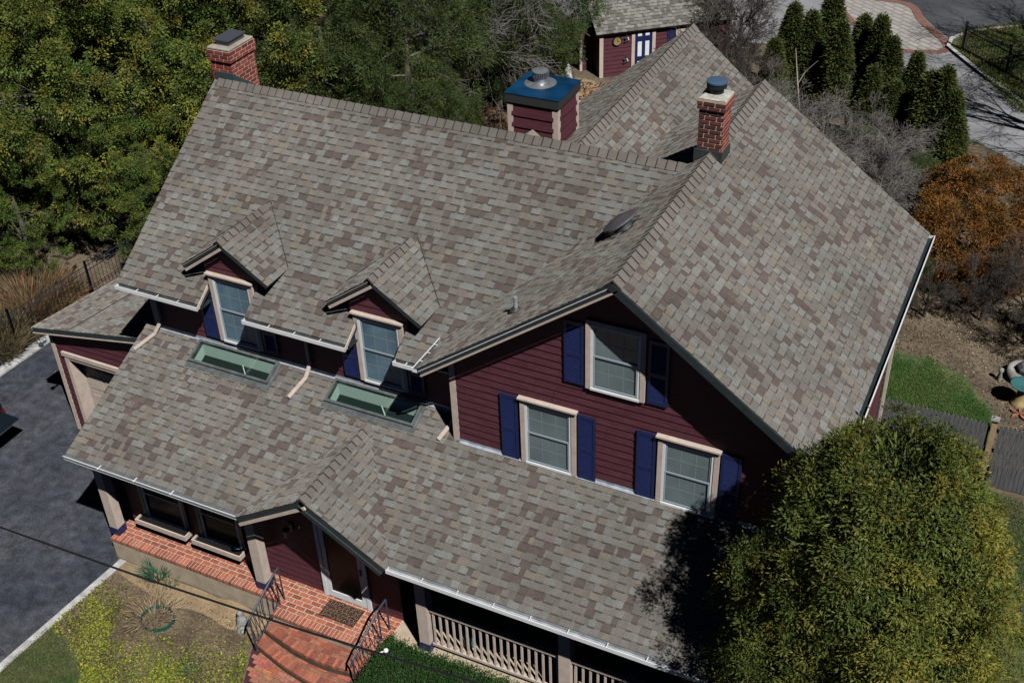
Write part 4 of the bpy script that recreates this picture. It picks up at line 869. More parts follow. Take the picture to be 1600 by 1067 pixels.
con = [(tC, -13.4, 17.2, 0, 1.0, 'dark feathery conifer just right of the left brick chimney, behind the ridge'),
       (tD, -10.6, 14.6, 1, 1.0, 'conifer rising behind the middle left of the long ridge'),
       (tC, -10.0, 19.0, 2, 1.05, 'tall conifer at the top edge above the middle of the ridge'),
       (tD, -8.0, 15.4, 3, 1.0, 'yellow-green conifer left of the bare grey trees'),
       (tC, -15.0, 22.0, 4, 1.15, 'conifer at the top edge behind the olive leafy trees'),
       (tD, -6.4, 13.8, 3, .62, 'low conifer whose tip just clears the ridge below the bare grey trees'),
       (tC, -7.4, 23.4, 1.4, .85, 'conifer behind the boxed blue-capped chimney, left of the shed'),
       (tD, -6.3, 20.6, 2.6, .66, 'conifer between the blue-capped chimney and the shed, lowest branches by the gravel'),
       (tC, -8.6, 27.0, .4, 1.0, 'dark conifer at the top edge left of the shed roof'),
       (tC, -12.0, 27.0, 2.4, 1.2, 'far conifer at the top edge behind the bare grey trees')]
for a in con: put(*a, GB, 'tree')
# --- bare grey trees
def bare_tree(seed, h, r, depth=5, spread=.55, kids=(2, 4), m='twig', name='bare_tree', L=None, n0=5, grav=0, shrink=.7, minr=.006):
    rg = np.random.default_rng(seed); root = empty(name, (0, 0, 0)); mb = MB(); mb.tube([(0, 0, -.1), (.05, 0, h * .3), (0, .05, h * .6)], [r * 1.3, r, r * .7], 8); mb.build('trunk', [K['bark'] if m == 'twig' else K[m]], root)
    mb = MB()
    for k in range(n0):
        a = 6.283 * k / n0 + rg.uniform(-.4, .4); el = rg.uniform(.3, 1.1); d = V3(math.cos(a) * math.cos(el), math.sin(a) * math.cos(el), math.sin(el))
        branches(mb, V3(0, 0, h * rg.uniform(.2, .58)), d, L or h * .36, r * .45, depth, rg, spread, 3, kids, grav, minr, shrink)
    mb.build('branches', [K[m]], root); return root
bt = bare_tree(4, 8.0, .28, 4, .55, (3, 5), grav=-.03, n0=8)
GC = 'bare grey trees behind the ridge'
put(bt, -9.2, 20.2, 0, 1.0, 'larger bare grey tree with thick furrowed trunk behind the ridge, left of the blue-capped chimney', GC, 'tree')
put(bt, -8.2, 22.0, 2, .9, 'bare grey tree nearer the blue-capped chimney with pale forked limbs', GC, 'tree')
put(bt, -10.6, 23.0, 4, .9, 'farthest bare grey tree at the top edge between the conifers', GC, 'tree')
bb_ = bare_tree(14, 9.0, .26, 4, .55, (3, 5), m='twigdark', name='street_tree', n0=9)
put(bb_, 13.6, 24.6, 0, 1.0, 'large bare dark tree at the right edge throwing shadows across the street', 'bare trees by the street', 'tree')
put(bb_, 11.6, 32.6, 2, .8, 'bare dark tree over the lawn in the top right corner', 'bare trees by the street', 'tree')
bs = bare_tree(9, 3.4, .07, 4, .60, (3, 5), name='bare_shrub', L=1.15, n0=9, minr=.005, shrink=.66)
GD = 'bare grey shrubs along the right of the rear roofs'
for i, (x, y_, s_, lab) in enumerate([
    (2.3, 21.8, .80, 'bare grey shrub behind the right wing gable peak, around the bleached dead stem'), (3.8, 21.2, .82, 'bare grey shrub in front of the tall arborvitae row'), (4.3, 19.4, .85, 'bare grey shrub halfway down the right roof edge'),
    (5.6, 19.3, .80, 'wide bare grey shrub below the gap in the arborvitae row'), (6.3, 17.6, .78, 'bare grey shrub touching the orange evergreen on its left'), (5.9, 21.2, .72, 'bare grey shrub at the foot of the nearest arborvitae'),
    (6.9, 15.6, .62, 'lowest bare grey shrub beside the back corner of the right gutter')]):
    put(bs, x, y_, i * 1.3, s_, lab, GD, 'shrub')
bd = bare_tree(12, 3.6, .08, 4, .5, (3, 5), m='twigdark', name='bare_bush', L=1.2, n0=9, minr=.006, shrink=.66)
GE = 'dark bare bushes'
for i, (x, y_, s_, lab) in enumerate([
    (-1.4, 26.2, .85, 'tall dark bare bush right of the shed roof against the street'), (-.1, 24.6, .75, 'dark bare bush behind the peak of the rear gable roof'), (-1.2, 28.6, .95, 'dark bare bush farthest back against the street'), (.7, 23.2, .7, 'dark bare bush at the right slope of the rear gable'),
    (9.9, 14.4, .48, 'dark bare bush below the orange evergreen'), (10.9, 14.5, .62, 'dark purple-brown bare bush at the right edge of the photo'), (11.6, 13.4, .55, 'nearest dark bare bush at the right edge, above the bird bath'), (8.5, 14.0, .42, 'small dark bare bush beside the right gutter')]):
    put(bd, x, y_, i * 1.7, s_, lab, GE, 'bush')
dead = MB(); dead.tube([(2.9, 21.8, 0), (2.85, 21.8, 1.6), (2.65, 21.9, 2.6), (2.45, 22.0, 3.7)], [.045, .035, .03, .012], 6); dead.tube([(2.65, 21.9, 2.55), (2.85, 22.0, 3.0), (3.2, 22.0, 3.4)], [.022, .016, .008], 5)
tag(dead.build('dead_stem', [mat('bleached_wood', (.30, .27, .23), .9)]), 'bleached dead forked stem standing among the bare shrubs before the arborvitae', 'dead tree')
GG = 'low evergreens added to darken the gaps under the bare grey shrubs'  # low evergreens added so the gaps under the bare shrubs read black
for i, (x, y_, s_, lab) in enumerate([(5.0, 20.6, .30, 'low dark evergreen added to fill the black gaps under the middle bare grey shrubs'), (7.2, 19.4, .30, 'low dark evergreen added to fill the dark between the bare shrubs and the orange evergreen'), (7.6, 15.0, .24, 'low dark evergreen added to fill the dark below the orange evergreen by the gutter')]):
    put(tD, x, y_, i, (s_ * 1.3, s_ * 1.3, s_ * .8), lab, GG, 'shrub')
# --- arborvitae row
def arb(seed, h=3.9, r=.60):
    rg = np.random.default_rng(seed); root = empty('arborvitae', (0, 0, 0)); n = 900
    z = rg.uniform(.03, 1, n) ** .85; a = rg.uniform(0, 6.283, n); prof = np.clip((1.0 - z) / .80, 0, 1) ** .80 * np.where(z < .2, .8 + z, 1.0) * (1 + .14 * np.sin(a * 3 + z * 9))
    rr_ = r * prof * rg.uniform(.82, 1.02, n); C = np.stack([rr_ * np.cos(a), rr_ * np.sin(a), z * h], 1); N = unit(np.stack([np.cos(a), np.sin(a), .6 + 0 * a], 1))
    v, f, t_ = sprays(C, N, 22, .075, .13, .04, [(.034, .064, .020), (.050, .084, .024), (.068, .096, .024), (.10, .115, .027), (.12, .105, .03)], rg, droop=-.2)
    numpy_mesh('crown', v, f, t_, K['leaf'], root); mb = MB(); mb.tube([(0, 0, -.05), (0, 0, h * .8)], [.09, .03], 6); mb.build('trunk', [K['bark']], root); return root
ar = arb(21); GF = 'arborvitae planted in a row along the street'
arbs = [(1.15, 24.6, .88, 'leftmost and lowest arborvitae at the street end of the row'), (1.25, 26.5, 1.0, 'second arborvitae from the left with its tip against the street'), (1.9, 26.6, 1.08, 'tall arborvitae third from the left in the row'), (2.45, 27.2, 1.12, 'tallest arborvitae reaching the top edge of the photo'),
        (3.1, 25.8, 1.0, 'arborvitae before the corner of the paver apron'), (3.65, 26.9, 1.06, 'arborvitae whose tip overlaps the pale pavers'), (4.35, 26.2, 1.0, 'arborvitae in the middle of the row beside the pavers'), (4.9, 25.4, 1.0, 'arborvitae right of the middle of the row, against the pavers'),
        (4.75, 23.4, .92, 'lower arborvitae standing in front of the middle of the row'), (6.0, 23.8, .95, 'arborvitae fourth from the right end beside the shaded street'), (5.55, 23.2, .85, 'short arborvitae behind the bare shrubs near the right end'), (6.65, 22.7, .98, 'left one of the three nearest arborvitae'), (7.1, 22.6, 1.02, 'middle one of the three nearest arborvitae'), (7.5, 22.3, .98, 'rightmost and nearest arborvitae above the orange evergreen')]
for i, (x, y_, s_, lab) in enumerate(arbs): put(ar, x, y_, i * .9, (s_ * (1.12 + .10 * math.sin(i * 3.1)), s_ * (1.12 + .10 * math.cos(i * 1.7)), s_ * (.82 + .07 * math.sin(i * 2.3))), lab, GF, 'arborvitae')
# --- orange bronze evergreen
rg = np.random.default_rng(31); root = empty('bronze_evergreen', (9.1, 17.9, 0), 'sprawling orange-brown bronze evergreen with layered branches right of the house', 'shrub')
C, N = crown_points(rg, (1.9, 2.9, 1.6), 130, 9, low=-.4, lob=(.14, .24), jit=.4); C = C * np.array([1, 1, 1]) + np.array([0, 0, .7])
v, f, t_ = sprays(C, N, 85, .10, .10, .026, [(.24, .095, .020), (.15, .060, .016), (.30, .13, .026), (.12, .062, .018), (.10, .08, .02)], rg, droop=.1, flat=.8); numpy_mesh('crown', v, f, t_, K['leaf'], root)
mb = MB()
for k in range(9): a = k * .7; branches(mb, V3(0, 0, .1), unit(np.array([[math.cos(a), math.sin(a), .6]]))[0], 1.5, .07, 2, rg, .5, 3, (1, 3))
mb.build('trunk', [K['bark']], root)
# --- big cedar in front
rg = np.random.default_rng(41); root = empty('cedar_tree', (9.85, -1.9, 0), 'large rounded olive-green cedar in front of the right corner of the house', 'tree')
nC = 1500; z = rg.uniform(0.0, 1, nC) ** .85; a = rg.uniform(0, 6.283, nC); Ht = 7.95
def cprof(z): return np.clip(1 - np.clip((z - .33) / .70, 0, 1) ** 2.3, 0, 1) ** .5 * np.where(z < .33, .85 + .45 * z, 1.0)
bump = 1 + .08 * np.sin(a * 5 + z * 11) + .06 * np.sin(a * 9 - z * 17 + 1.3) + .05 * np.sin(a * 3 + 4)
rr_ = 2.03 * cprof(z) * bump * rg.uniform(.84, 1.08, nC)
C = np.stack([rr_ * np.cos(a), rr_ * np.sin(a), .35 + z * Ht + rg.uniform(-.1, .1, nC)], 1); N = unit(np.stack([np.cos(a), np.sin(a), .35 + 1.3 * np.clip(z - .6, 0, 1)], 1) + rg.normal(size=(nC, 3)) * .4)
CP = [(.078, .115, .023), (.115, .148, .028), (.155, .170, .030), (.056, .090, .020), (.180, .155, .030), (.050, .088, .022)]
v, f, t_ = sprays(C, N, 105, .092, .062, .022, CP, rg, droop=.12, flat=.7, clumpvar=.45, outw=.35)
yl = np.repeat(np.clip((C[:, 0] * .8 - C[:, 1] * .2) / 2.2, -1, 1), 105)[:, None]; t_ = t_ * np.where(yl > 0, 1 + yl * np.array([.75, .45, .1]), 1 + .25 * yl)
nI = 2600; zi = rg.uniform(.02, .96, nI); ai = rg.uniform(0, 6.283, nI); ri = 2.0 * cprof(zi) * np.sqrt(rg.uniform(.1, .72, nI)); C2 = np.stack([ri * np.cos(ai), ri * np.sin(ai), .35 + zi * Ht], 1)
N2 = unit(np.stack([np.cos(ai), np.sin(ai), .4 + 0 * ai], 1)); v2, f2, t2 = sprays(C2, N2, 24, .13, .13, .035, CP[:2] + CP[3:4], rg, droop=.3, flat=.3, clumpvar=.3, outw=.9)
v, f, t_ = merge([(v, f, t_), (v2, f2, t2)])
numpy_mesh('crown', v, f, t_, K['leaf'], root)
mb = MB(); mb.tube([(0, 0, -.1), (0, 0, 6.6)], [.25, .05], 8)
for k in range(60): a = rg.uniform(0, 6.28); zz = rg.uniform(.8, 6.4); branches(mb, V3(0, 0, zz), unit(np.array([[math.cos(a), math.sin(a), .5]]))[0], 1.9 * (1 - .5 * zz / 7), .035, 1, rg, .4, 3, (2, 4), 0, .006)
mb.build('trunk', [K['bark']], root)
# --- clipped hedge by the porch
rg = np.random.default_rng(51); root = empty('hedge', (3.9, -3.2, 0), 'clipped dark green boxwood hedge below the porch railing', 'hedge')
n = 5200; x = rg.uniform(-2.45, 4.0, n); y_ = rg.uniform(-1.4, 1.05, n); top = 1.0 + .05 * np.sin(x * 2.3) * np.cos(y_ * 2)
ed = np.minimum(np.minimum(x + 2.45, 4.0 - x), np.minimum(y_ + 1.4, 1.05 - y_)); top = top * np.where(ed < .28, .80 + .2 * np.sqrt(np.clip(ed / .28, 0, 1)), 1)
side = rg.random(n) < .3; zc = np.where(side, rg.uniform(.1, .95, n), top); xs = np.where(side & (rg.random(n) < .5), -2.45 + rg.uniform(0, .06, n), x); ys = np.where(side & (xs == x), -1.4 + rg.uniform(0, .05, n), y_)
C = np.stack([xs, ys, zc], 1); N = unit(np.stack([np.where(xs < x, -1, 0) + 0 * x, np.where(side & (xs == x), -1, 0) + 0 * x, np.where(side, .4, 1.0)], 1))
v, f, t_ = sprays(C, N, 22, .055, .042, .022, [(.020, .062, .016), (.028, .078, .018), (.038, .095, .022), (.050, .105, .024)], rg, droop=-.3, flat=.4); numpy_mesh('foliage', v, f, t_, K['leaf'], root)
mb = MB(); mb.box(-2.38, 3.95, -1.32, 0.98, 0, .88); mb.build('inner_branches', [mat('hedge_inside', (.012, .022, .008), .95)], root)
# --- left ornamental grass behind the iron fence
def tuft(name, loc, n, hgt, rad, pal, seed, lab, cat, lean=.5, wd=.012, grp=None):
    rg = np.random.default_rng(seed); a = rg.uniform(0, 6.283, n); r0 = rad * .35 * np.sqrt(rg.random(n)); P = np.stack([r0 * np.cos(a), r0 * np.sin(a), 0 * a], 1)
    ln = rg.uniform(.1, lean, n); D = unit(np.stack([np.cos(a) * ln, np.sin(a) * ln, 1 + 0 * a], 1) + rg.normal(size=(n, 3)) * .12); S = unit(np.cross(D, rg.normal(size=(n, 3))))
    H1 = hgt * rg.uniform(.35, .6, n); v1, f1 = leafquads(P, D, S, H1 * 1.2, np.full(n, wd), rg)
    P2 = P + D * H1[:, None] * 1.1; D2 = unit(D + np.stack([np.cos(a), np.sin(a), -.5 + 0 * a], 1) * ln[:, None]); v2, f2 = leafquads(P2, D2, S, H1 * 1.1, np.full(n, wd * .8), rg)
    pal = np.array(pal); t1 = pal[rg.integers(0, len(pal), n)] * rg.uniform(.7, 1.3, n)[:, None]
    v, f, t_ = merge([(v1, f1, t1), (v2, f2, t1)]); o = numpy_mesh(name, v, f, t_, K['leaf']); o.location = loc; return tag(o, lab, cat, grp)
STR = [(.30, .20, .09), (.24, .17, .08), (.36, .26, .14), (.18, .14, .07), (.14, .15, .06)]
tuft('ornamental_grass', (-14.4, 4.3, 0), 5200, 0.95, 3.4, [(.24, .11, .05), (.20, .12, .065), (.12, .10, .05), (.26, .18, .11), (.085, .09, .045)], 61, 'reddish-brown dried grass clump behind the left iron fence', 'grass clump', 1.2, .022)
tuft('ornamental_grass', (-14.0, 2.5, 0), 3000, 0.8, 2.4, [(.12, .12, .06), (.20, .15, .08), (.10, .10, .05), (.26, .2, .12)], 62, 'greyer dried grass clump at the left edge behind the iron fence', 'grass clump', .7, .022)
tuft('dried_perennial', (-3.76, -3.10, 0), 240, .36, 1.1, [(.42, .32, .20), (.34, .26, .16), (.50, .40, .28), (.22, .16, .1)], 63, 'cut-back dried straw-coloured perennial inside the green edging ring', 'plant', .9, .014)
tuft('daffodil_clump', (-4.42, -2.18, 0), 170, .40, .55, [(.05, .16, .09), (.07, .21, .12), (.04, .12, .07)], 64, 'larger daffodil clump with no flowers in the sandy strip by the porch', 'plant', .8, .016)
tuft('daffodil_clump', (-4.0, -2.27, 0), 30, .26, .3, [(.05, .13, .07), (.07, .17, .09)], 65, 'small daffodil clump right of the larger one by the porch', 'plant', .8, .014)
tuft('daffodil_clump', (-2.1, -3.95, 0), 46, .32, .4, [(.05, .13, .08), (.06, .15, .09)], 66, 'daffodil clump in the groundcover near the bottom edge of the photo', 'plant', .8, .015)
# --- groundcover, grass blades and leaf litter (uncountable)
def scatter(name, inside, box, n, L, W, pal, seed, lay=.5, z=.02, zr_=.03):
    rg = np.random.default_rng(seed); P = np.stack([rg.uniform(box[0], box[1], n), rg.uniform(box[2], box[3], n), z + rg.uniform(0, zr_, n)], 1); P = P[inside(P[:, 0], P[:, 1], rg)]; n = len(P)
    D = unit(rg.normal(size=(n, 3)) * np.array([1, 1, .3]) + np.array([0, 0, lay])); S = unit(np.cross(D, rg.normal(size=(n, 3)))); v, f = leafquads(P, D, S, L * rg.uniform(.5, 1.3, n), W * rg.uniform(.6, 1.2, n), rg)
    pal = np.array(pal); nn = np.sin(P[:, 0] * 2.1 + 1.7 * np.sin(P[:, 1] * 1.9)) * .5 + .5; k = np.clip((nn * .6 + rg.random(n) * .5) * len(pal), 0, len(pal) - 1).astype(int)
    o = numpy_mesh(name, v, f, pal[k] * rg.uniform(.65, 1.3, n)[:, None], K['leaf']); return tag(o, kind='stuff')
def wob(x, y): return .14 * np.sin(x * 5.1) + .10 * np.sin(x * 11.7 + y * 4) + .06 * np.sin(x * 23 + 1)
def in_cover(x, y, rg):
    yt = np.interp(x, [-5.6, -4.9, -4.2, -3.5, -2.8, -2.2, -1.5], [-2.75, -3.0, -3.45, -3.75, -3.6, -3.2, -3.0]) + wob(x, y)
    xl_ = -5.50 + (y + 4) * .09; lw = np.interp(x, [-5.6, -4.9, -4.3, -3.6, -3.2], [-4.15, -4.35, -4.75, -5.3, -6.5]) + wob(y, x) * .5
    xr_ = np.interp(-y, [2.9, 3.7, 6], [-1.45, -1.08, -1.02]); dens = np.clip((yt - y) / .5, .12, 1) * np.clip(.55 + .6 * np.sin(x * 3.3 + y * 2.2), .35, 1)
    return (y < yt + .25) & (y > lw) & (x > xl_) & (x < xr_) & (rg.random(len(x)) < dens)
scatter('groundcover', in_cover, (-5.7, -1.0, -6.3, -2.5), 80000, .055, .034, [(.13, .19, .03), (.23, .29, .038), (.38, .38, .045), (.10, .15, .028), (.23, .25, .045), (.15, .11, .06), (.29, .34, .04)], 71, .6, .01, .07)
def in_frontlawn(x, y, rg): return (y < np.interp(x, [-5.6, -4.9, -4.3, -3.6, -3.2], [-4.2, -4.4, -4.8, -5.4, -6.5])) & (x > -5.60 + (y + 5) * .03)
scatter('grass', in_frontlawn, (-5.8, -3.2, -6.5, -4.1), 50000, .06, .008, [(.06, .12, .03), (.10, .16, .04), (.18, .16, .08), (.07, .13, .03)], 72, .9, .008, .01)
def in_sidelawn(x, y, rg):
    yt = np.interp(x, [7.4, 8.95, 9.97, 10.74, 10.9], [12.2, 12.15, 11.65, 10.6, 9.8]) + wob(x * .7, y); return (y < yt) & (x < 10.85 + wob(y, x) * .7) & (rg.random(len(x)) < np.clip((yt - y) * 1.4, .1, 1))
scatter('grass', in_sidelawn, (7.4, 11.1, 7.8, 12.5), 90000, .075, .010, [(.045, .155, .022), (.034, .125, .020), (.065, .185, .028), (.15, .19, .05), (.040, .14, .022)], 73, .9, .008, .012)
scatter('grass', lambda x, y, r_: r_.random(len(x)) < np.clip(.6 + .5 * np.sin(x * 2.1 + y * 1.3), .1, 1), (10.2, 13.4, -1, 7.5), 110000, .07, .010, [(.04, .115, .02), (.07, .14, .03), (.24, .20, .11), (.05, .12, .025), (.20, .17, .09)], 74, .9, .008, .012)
scatter('grass', lambda x, y, r_: (x + y * .55 > 24.5) & (y < 35.2 + (x - 6) * .7), (6.2, 14, 28, 38), 60000, .12, .03, [(.07, .11, .025), (.10, .13, .03), (.14, .14, .05)], 75, .8, .10, .02)
def in_soil(x, y, rg): return ~((x < 10.85) & (y < np.interp(x, [7.4, 8.95, 9.97, 10.74, 10.9], [12.2, 12.15, 11.65, 10.6, 9.8])))
scatter('leaf_litter', in_soil, (7.4, 14.5, 7.8, 18), 16000, .06, .035, [(.20, .15, .09), (.30, .24, .15), (.10, .07, .05), (.16, .12, .08), (.40, .34, .24)], 76, .15, .01, .02)
scatter('leaf_litter', lambda x, y, r_: r_.random(len(x)) < .8, (-5.4, -1.5, -4.6, -2.45), 5000, .045, .022, [(.16, .12, .07), (.24, .19, .11), (.08, .06, .04), (.3, .24, .15)], 77, .15, .012, .015)
scatter('leaf_litter', lambda x, y, r_: x > -99, (-14, -3, 16, 25), 16000, .14, .07, [(.28, .12, .05), (.20, .10, .05), (.10, .06, .04), (.34, .18, .08)], 78, .15, .01, .02)
rg = np.random.default_rng(80); P = []
for k in range(150):
    q_ = sky_rects[k % 2]; x = rg.uniform(q_[0] - .1, q_[1] + .1); y_ = sy0 - .13 - abs(rg.normal()) * .10; P.append((x, y_, zp(y_) + .018))
for k in range(60):
    y_ = rg.uniform(ype + .1, -.3); x = rg.uniform(-5.4, 7.5); P.append((x, y_, zp(y_) + .02))
P = np.array(P); D = unit(rg.normal(size=P.shape) * np.array([1, 1, .1])); S_ = unit(np.cross(D, np.array([[0, -.4, 1.0]]) + 0 * D)); v, f = leafquads(P, D, S_, rg.uniform(.02, .05, len(P)), rg.uniform(.012, .03, len(P)), rg)
o = numpy_mesh('roof_litter', v, f, np.array([(.26, .15, .06), (.18, .11, .05), (.10, .075, .05)])[rg.integers(0, 3, len(P))], K['leaf']); tag(o, kind='stuff')
# ------------------------------------------------------------------ fences
# wooden stockade fence on the right
fr = empty('stockade_fence', (9.0, 7.78, 0), 'weathered grey wooden stockade fence running right from the house', 'fence')
mb = MB(); x = 7.5 - 9; rr = random.Random(3)
while x < 6.5:
    wd = .088; zt = 1.74 + rr.uniform(-.02, .02); wx = x + 9
    if not (10.80 < wx + .05 < 10.96):
        a = [(x, 0, .02), (x + wd, 0, .02), (x + wd, 0, zt - .07), (x + wd / 2, 0, zt), (x, 0, zt - .07)]; mb.prism(a, (0, -.02 - rr.random() * .006, 0))
    x += wd + .006
mb.build('picket_panel', [K['wood']], fr)
mb = MB()
for z in (.35, .95, 1.5): mb.box(-1.5, 6.5, .002, .07, z, z + .07)
mb.build('fence_rail', [K['wood']], fr)
mb = MB(); mb.box(1.80, 1.92, -.07, .05, 0, 1.86); ps = mb.build('fence_post', [K['post']], fr, bevel=.006)
mb = MB(); mb.box(1.77, 1.95, -.10, .08, 1.86, 1.89); mb.hexa([(1.79, -.08, 1.89), (1.93, -.08, 1.89), (1.93, .06, 1.89), (1.79, .06, 1.89), (1.85, -.02, 1.94), (1.87, -.02, 1.94), (1.87, 0, 1.94), (1.85, 0, 1.94)]); mb.build('post_cap', [K['stone']], fr)
mb = MB(); mb.box(4.3, 4.42, -.05, .07, 0, 1.8); mb.build('fence_post', [K['wood']], fr)
# iron fences
def iron_fence(P, h, lab, gap=.13, post=2.2, name='iron_fence', m='iron', th_=1):
    root = empty(name, (P[0][0], P[0][1], 0), lab, 'fence'); rails, pk = MB(), MB(); o = V3(P[0][0], P[0][1], 0)
    for a, b in zip(P[:-1], P[1:]):
        a, b = V3(*a, 0) - o, V3(*b, 0) - o; L = np.linalg.norm(b - a); d = (b - a) / L
        for z in (.15, h - .22, h - .06): rails.tube([a + V3(0, 0, z), b + V3(0, 0, z)], .016 * th_, 4)
        for k in range(int(L / gap)): p = a + d * k * gap; pk.tube([p + V3(0, 0, .05), p + V3(0, 0, h)], .009, 4)
        n = max(1, int(L / post))
        for k in range(n + 1):
            p = a + d * L * k / n; q = MB(); q.tube([p, p + V3(0, 0, h + .1)], .04 * th_, 6); q.build('fence_post', [K[m]], root)
    rails.build('fence_rail', [K[m]], root); pk.build('picket_panel', [K[m]], root); return root
iron_fence([(-13.3, -3), (-13.22, 2.8), (-13.0, 5.5), (-12.7, 9.5)], 1.35, 'black iron picket fence along the left side of the driveway')
iron_fence([(6.45, 33.1), (8.3, 31.3), (12.5, 27.2)], 1.1, 'black iron fence on the grass beyond the street in the top right', gap=.16, post=2.6, th_=1.5)
# ------------------------------------------------------------------ shed in the back
th = math.atan2(27.44 - 25.46, -3.33 + 5.79); shed = empty('shed', (-5.76, 25.56, 0), 'maroon garden shed with grey roof and navy door with white panels, behind the rear roof', 'shed', rz=th)
sid = siding('wall', shed, (0, 0, 0), (1, 0, 0), [[(0, 0), (5.2, 0), (5.2, 1.85), (0, 1.85)]], N=(0, -1, 0), expo=.16, lap=.02); siding('wall', shed, (0, 0, 0), (0, 1, 0), [[(0, 0), (3.2, 0), (3.2, 1.85), (1.6, 2.7), (0, 1.85)]], N=(-1, 0, 0), expo=.16)
siding('wall', shed, (5.2, 0, 0), (0, 1, 0), [[(0, 0), (3.2, 0), (3.2, 1.85), (1.6, 2.7), (0, 1.85)]], N=(1, 0, 0), expo=.16)
GP = [(.17, .17, .155), (.14, .14, .125), (.20, .20, .18), (.10, .10, .09)]
for q in (0, 1):
    O = (-.2, -.2, 1.80) if q == 0 else (-.2, 3.4, 1.80); V_ = (0, 1.8, 1.15) if q == 0 else (0, -1.8, 1.15)
    shingles('roof', shed, O, (1, 0, 0), V_, [[(0, 0), (5.6, 0), (5.6, math.hypot(1.8, 1.15)), (0, math.hypot(1.8, 1.15))]], 50 + q, pal=GP, material=K['grey'], deck=.07)
mb = MB(); mb.box(-.03, .12, -.045, .02, 0, 1.85); mb.build('corner_board', [K['trim']], shed)
mb = MB(); mb.box(1.24, 1.37, -.05, -.018, 0, 1.82); mb.box(2.06, 2.19, -.05, -.018, 0, 1.82); mb.build('door_trim', [K['trim']], shed)
mb = MB(); mb.box(1.37, 2.06, -.045, -.019, .02, 1.80); dr = mb.build('door', [K['blue']], shed)
mb = MB()
for x0 in (1.48, 1.78):
    for z0, z1 in ((.15, .50), (.70, 1.28), (1.50, 1.66)): mb.box(x0, x0 + .16, -.052, -.045, z0, z1)
mb.build('door_panel', [K['white']], dr)
mb = MB(); mb.tube([(1.42, -.05, .95), (1.42, -.09, .95)], .02, 8); mb.build('handle', [K['chrome']], dr)
mb = MB(); mb.box(2.66, 2.96, -.045, -.018, .9, 1.6); mb.build('shutter', [K['blue']], shed)
mb = MB(); mb.box(3.0, 3.5, -.05, -.018, .9, 1.6); mb.build('window', [K['trim']], shed)
ann = empty('lean_to', (-6.75, 25.9, 0), 'small maroon lean-to with its own roof left of the shed, half behind the conifer', 'shed', rz=th)
mb = MB(); mb.box(0, .55, 0, 1.2, 0, 1.6); mb.build('wall', [K['siding']], ann); mb = MB(); mb.box(.0, .10, -.03, -.002, 0, 1.6); mb.build('corner_board', [K['trim']], ann)
shingles('roof', ann, (-.35, -.2, 1.58), (0, 1, 0), (1.0, 0, .55), [[(0, 0), (1.6, 0), (1.6, 1.0), (0, 1.0)]], 55, pal=GP, material=K['grey'], deck=.05)
def on_shed(x, y_, z):
    c_, s_ = math.cos(th), math.sin(th); return (-5.76 + x * c_ - y_ * s_, 25.56 + x * s_ + y_ * c_, z)
ck = empty('wall_clock', on_shed(.66, -.05, 1.40), 'round pale clock with dark rim hanging on the shed wall', 'clock', rz=th)
mb = MB(); n = 24
for r_, yy, mi in ((.19, -.01, 1), (.145, -.035, 0)):
    c = [(r_ * math.cos(2 * math.pi * k / n), yy, r_ * math.sin(2 * math.pi * k / n)) for k in range(n)]; mb.prism(c, (0, .03, 0), mi)
mb.build('dial', [K['yellow'], K['black']], ck)
mb = MB(); mb.box(-.006, .006, -.045, -.037, 0, .10); mb.box(0, .07, -.045, -.037, -.006, .006); mb.build('clock_hand', [K['black']], ck)
for nm, x, z, lab in (('wall_ornament', 1.02, 1.46, 'upper dark scroll ornament on the shed wall beside the clock'), ('wall_ornament', 1.0, .62, 'lower black and white scroll ornament on the shed wall below the other')):
    mb = MB(); P = [(x + .07 * math.sin(k * .9), -.05, z - .02 * k + .12) for k in range(14)]; mb.tube([on_shed(*p) for p in P], .028, 6); mb.tube([on_shed(x + .05, -.07, z + .06), on_shed(x + .09, -.07, z - .05)], .022, 6, 1)
    tag(mb.build(nm, [K['black'], K['white']]), lab, 'wall ornament', 'ornaments on the shed wall')
# gravel, brick walk and statue by the shed
sheet('gravel_patch', [(-7.6, 24.9), (-5.9, 25.3), (-5.0, 24.6), (-5.6, 23.5), (-7.4, 23.9)], .012, K['sand'], jitter=.08)
sheet('shed_walk', [(-5.4, 25.4), (-2.8, 27.5), (-1.8, 25.9), (-2.2, 20), (-4.2, 19.5), (-5.1, 23.2)], .014, K['redpave'])
def figure(name, loc, h, lab, cat, m='stone', wide=.16):
    mb = MB(); mb.lathe((0, 0, 0), [(wide * 1.1, 0), (wide * 1.1, .05 * h), (wide * .8, .06 * h), (wide * .95, .25 * h), (wide * .75, .5 * h), (wide * .85, .62 * h), (wide * .6, .74 * h), (wide * .28, .78 * h), (wide * .42, .84 * h), (wide * .45, .92 * h), (wide * .25, .99 * h), (0, h)], 14)
    o = mb.build(name, [K[m]], smooth=True); o.location = loc; return tag(o, lab, cat)
figure('garden_statue', (-6.7, 24.7, 0), .8, 'white standing garden statue by the gravel next to the lean-to', 'statue', 'white', .17)
# small stone animal group by the steps
st = empty('garden_ornament', (-1.95, -2.50, 0), 'small pale cast-stone animal figurine on a plinth beside the left step rail', 'statue')
mb = MB(); mb.lathe((0, 0, 0), [(.13, 0), (.13, .05), (.10, .06), (.11, .16), (.08, .26), (.05, .29), (.07, .34), (.05, .40), (0, .42)], 12); mb.build('body', [K['stone']], st, smooth=True)
mb = MB(); mb.lathe((.10, -.14, 0), [(.11, 0), (.12, .05), (.08, .10), (.03, .13), (0, .14)], 10); mb.lathe((.16, -.19, .03), [(.0, 0), (.055, .02), (.06, .07), (0, .11)], 10); mb.build('plinth', [K['stone']], st, smooth=True)
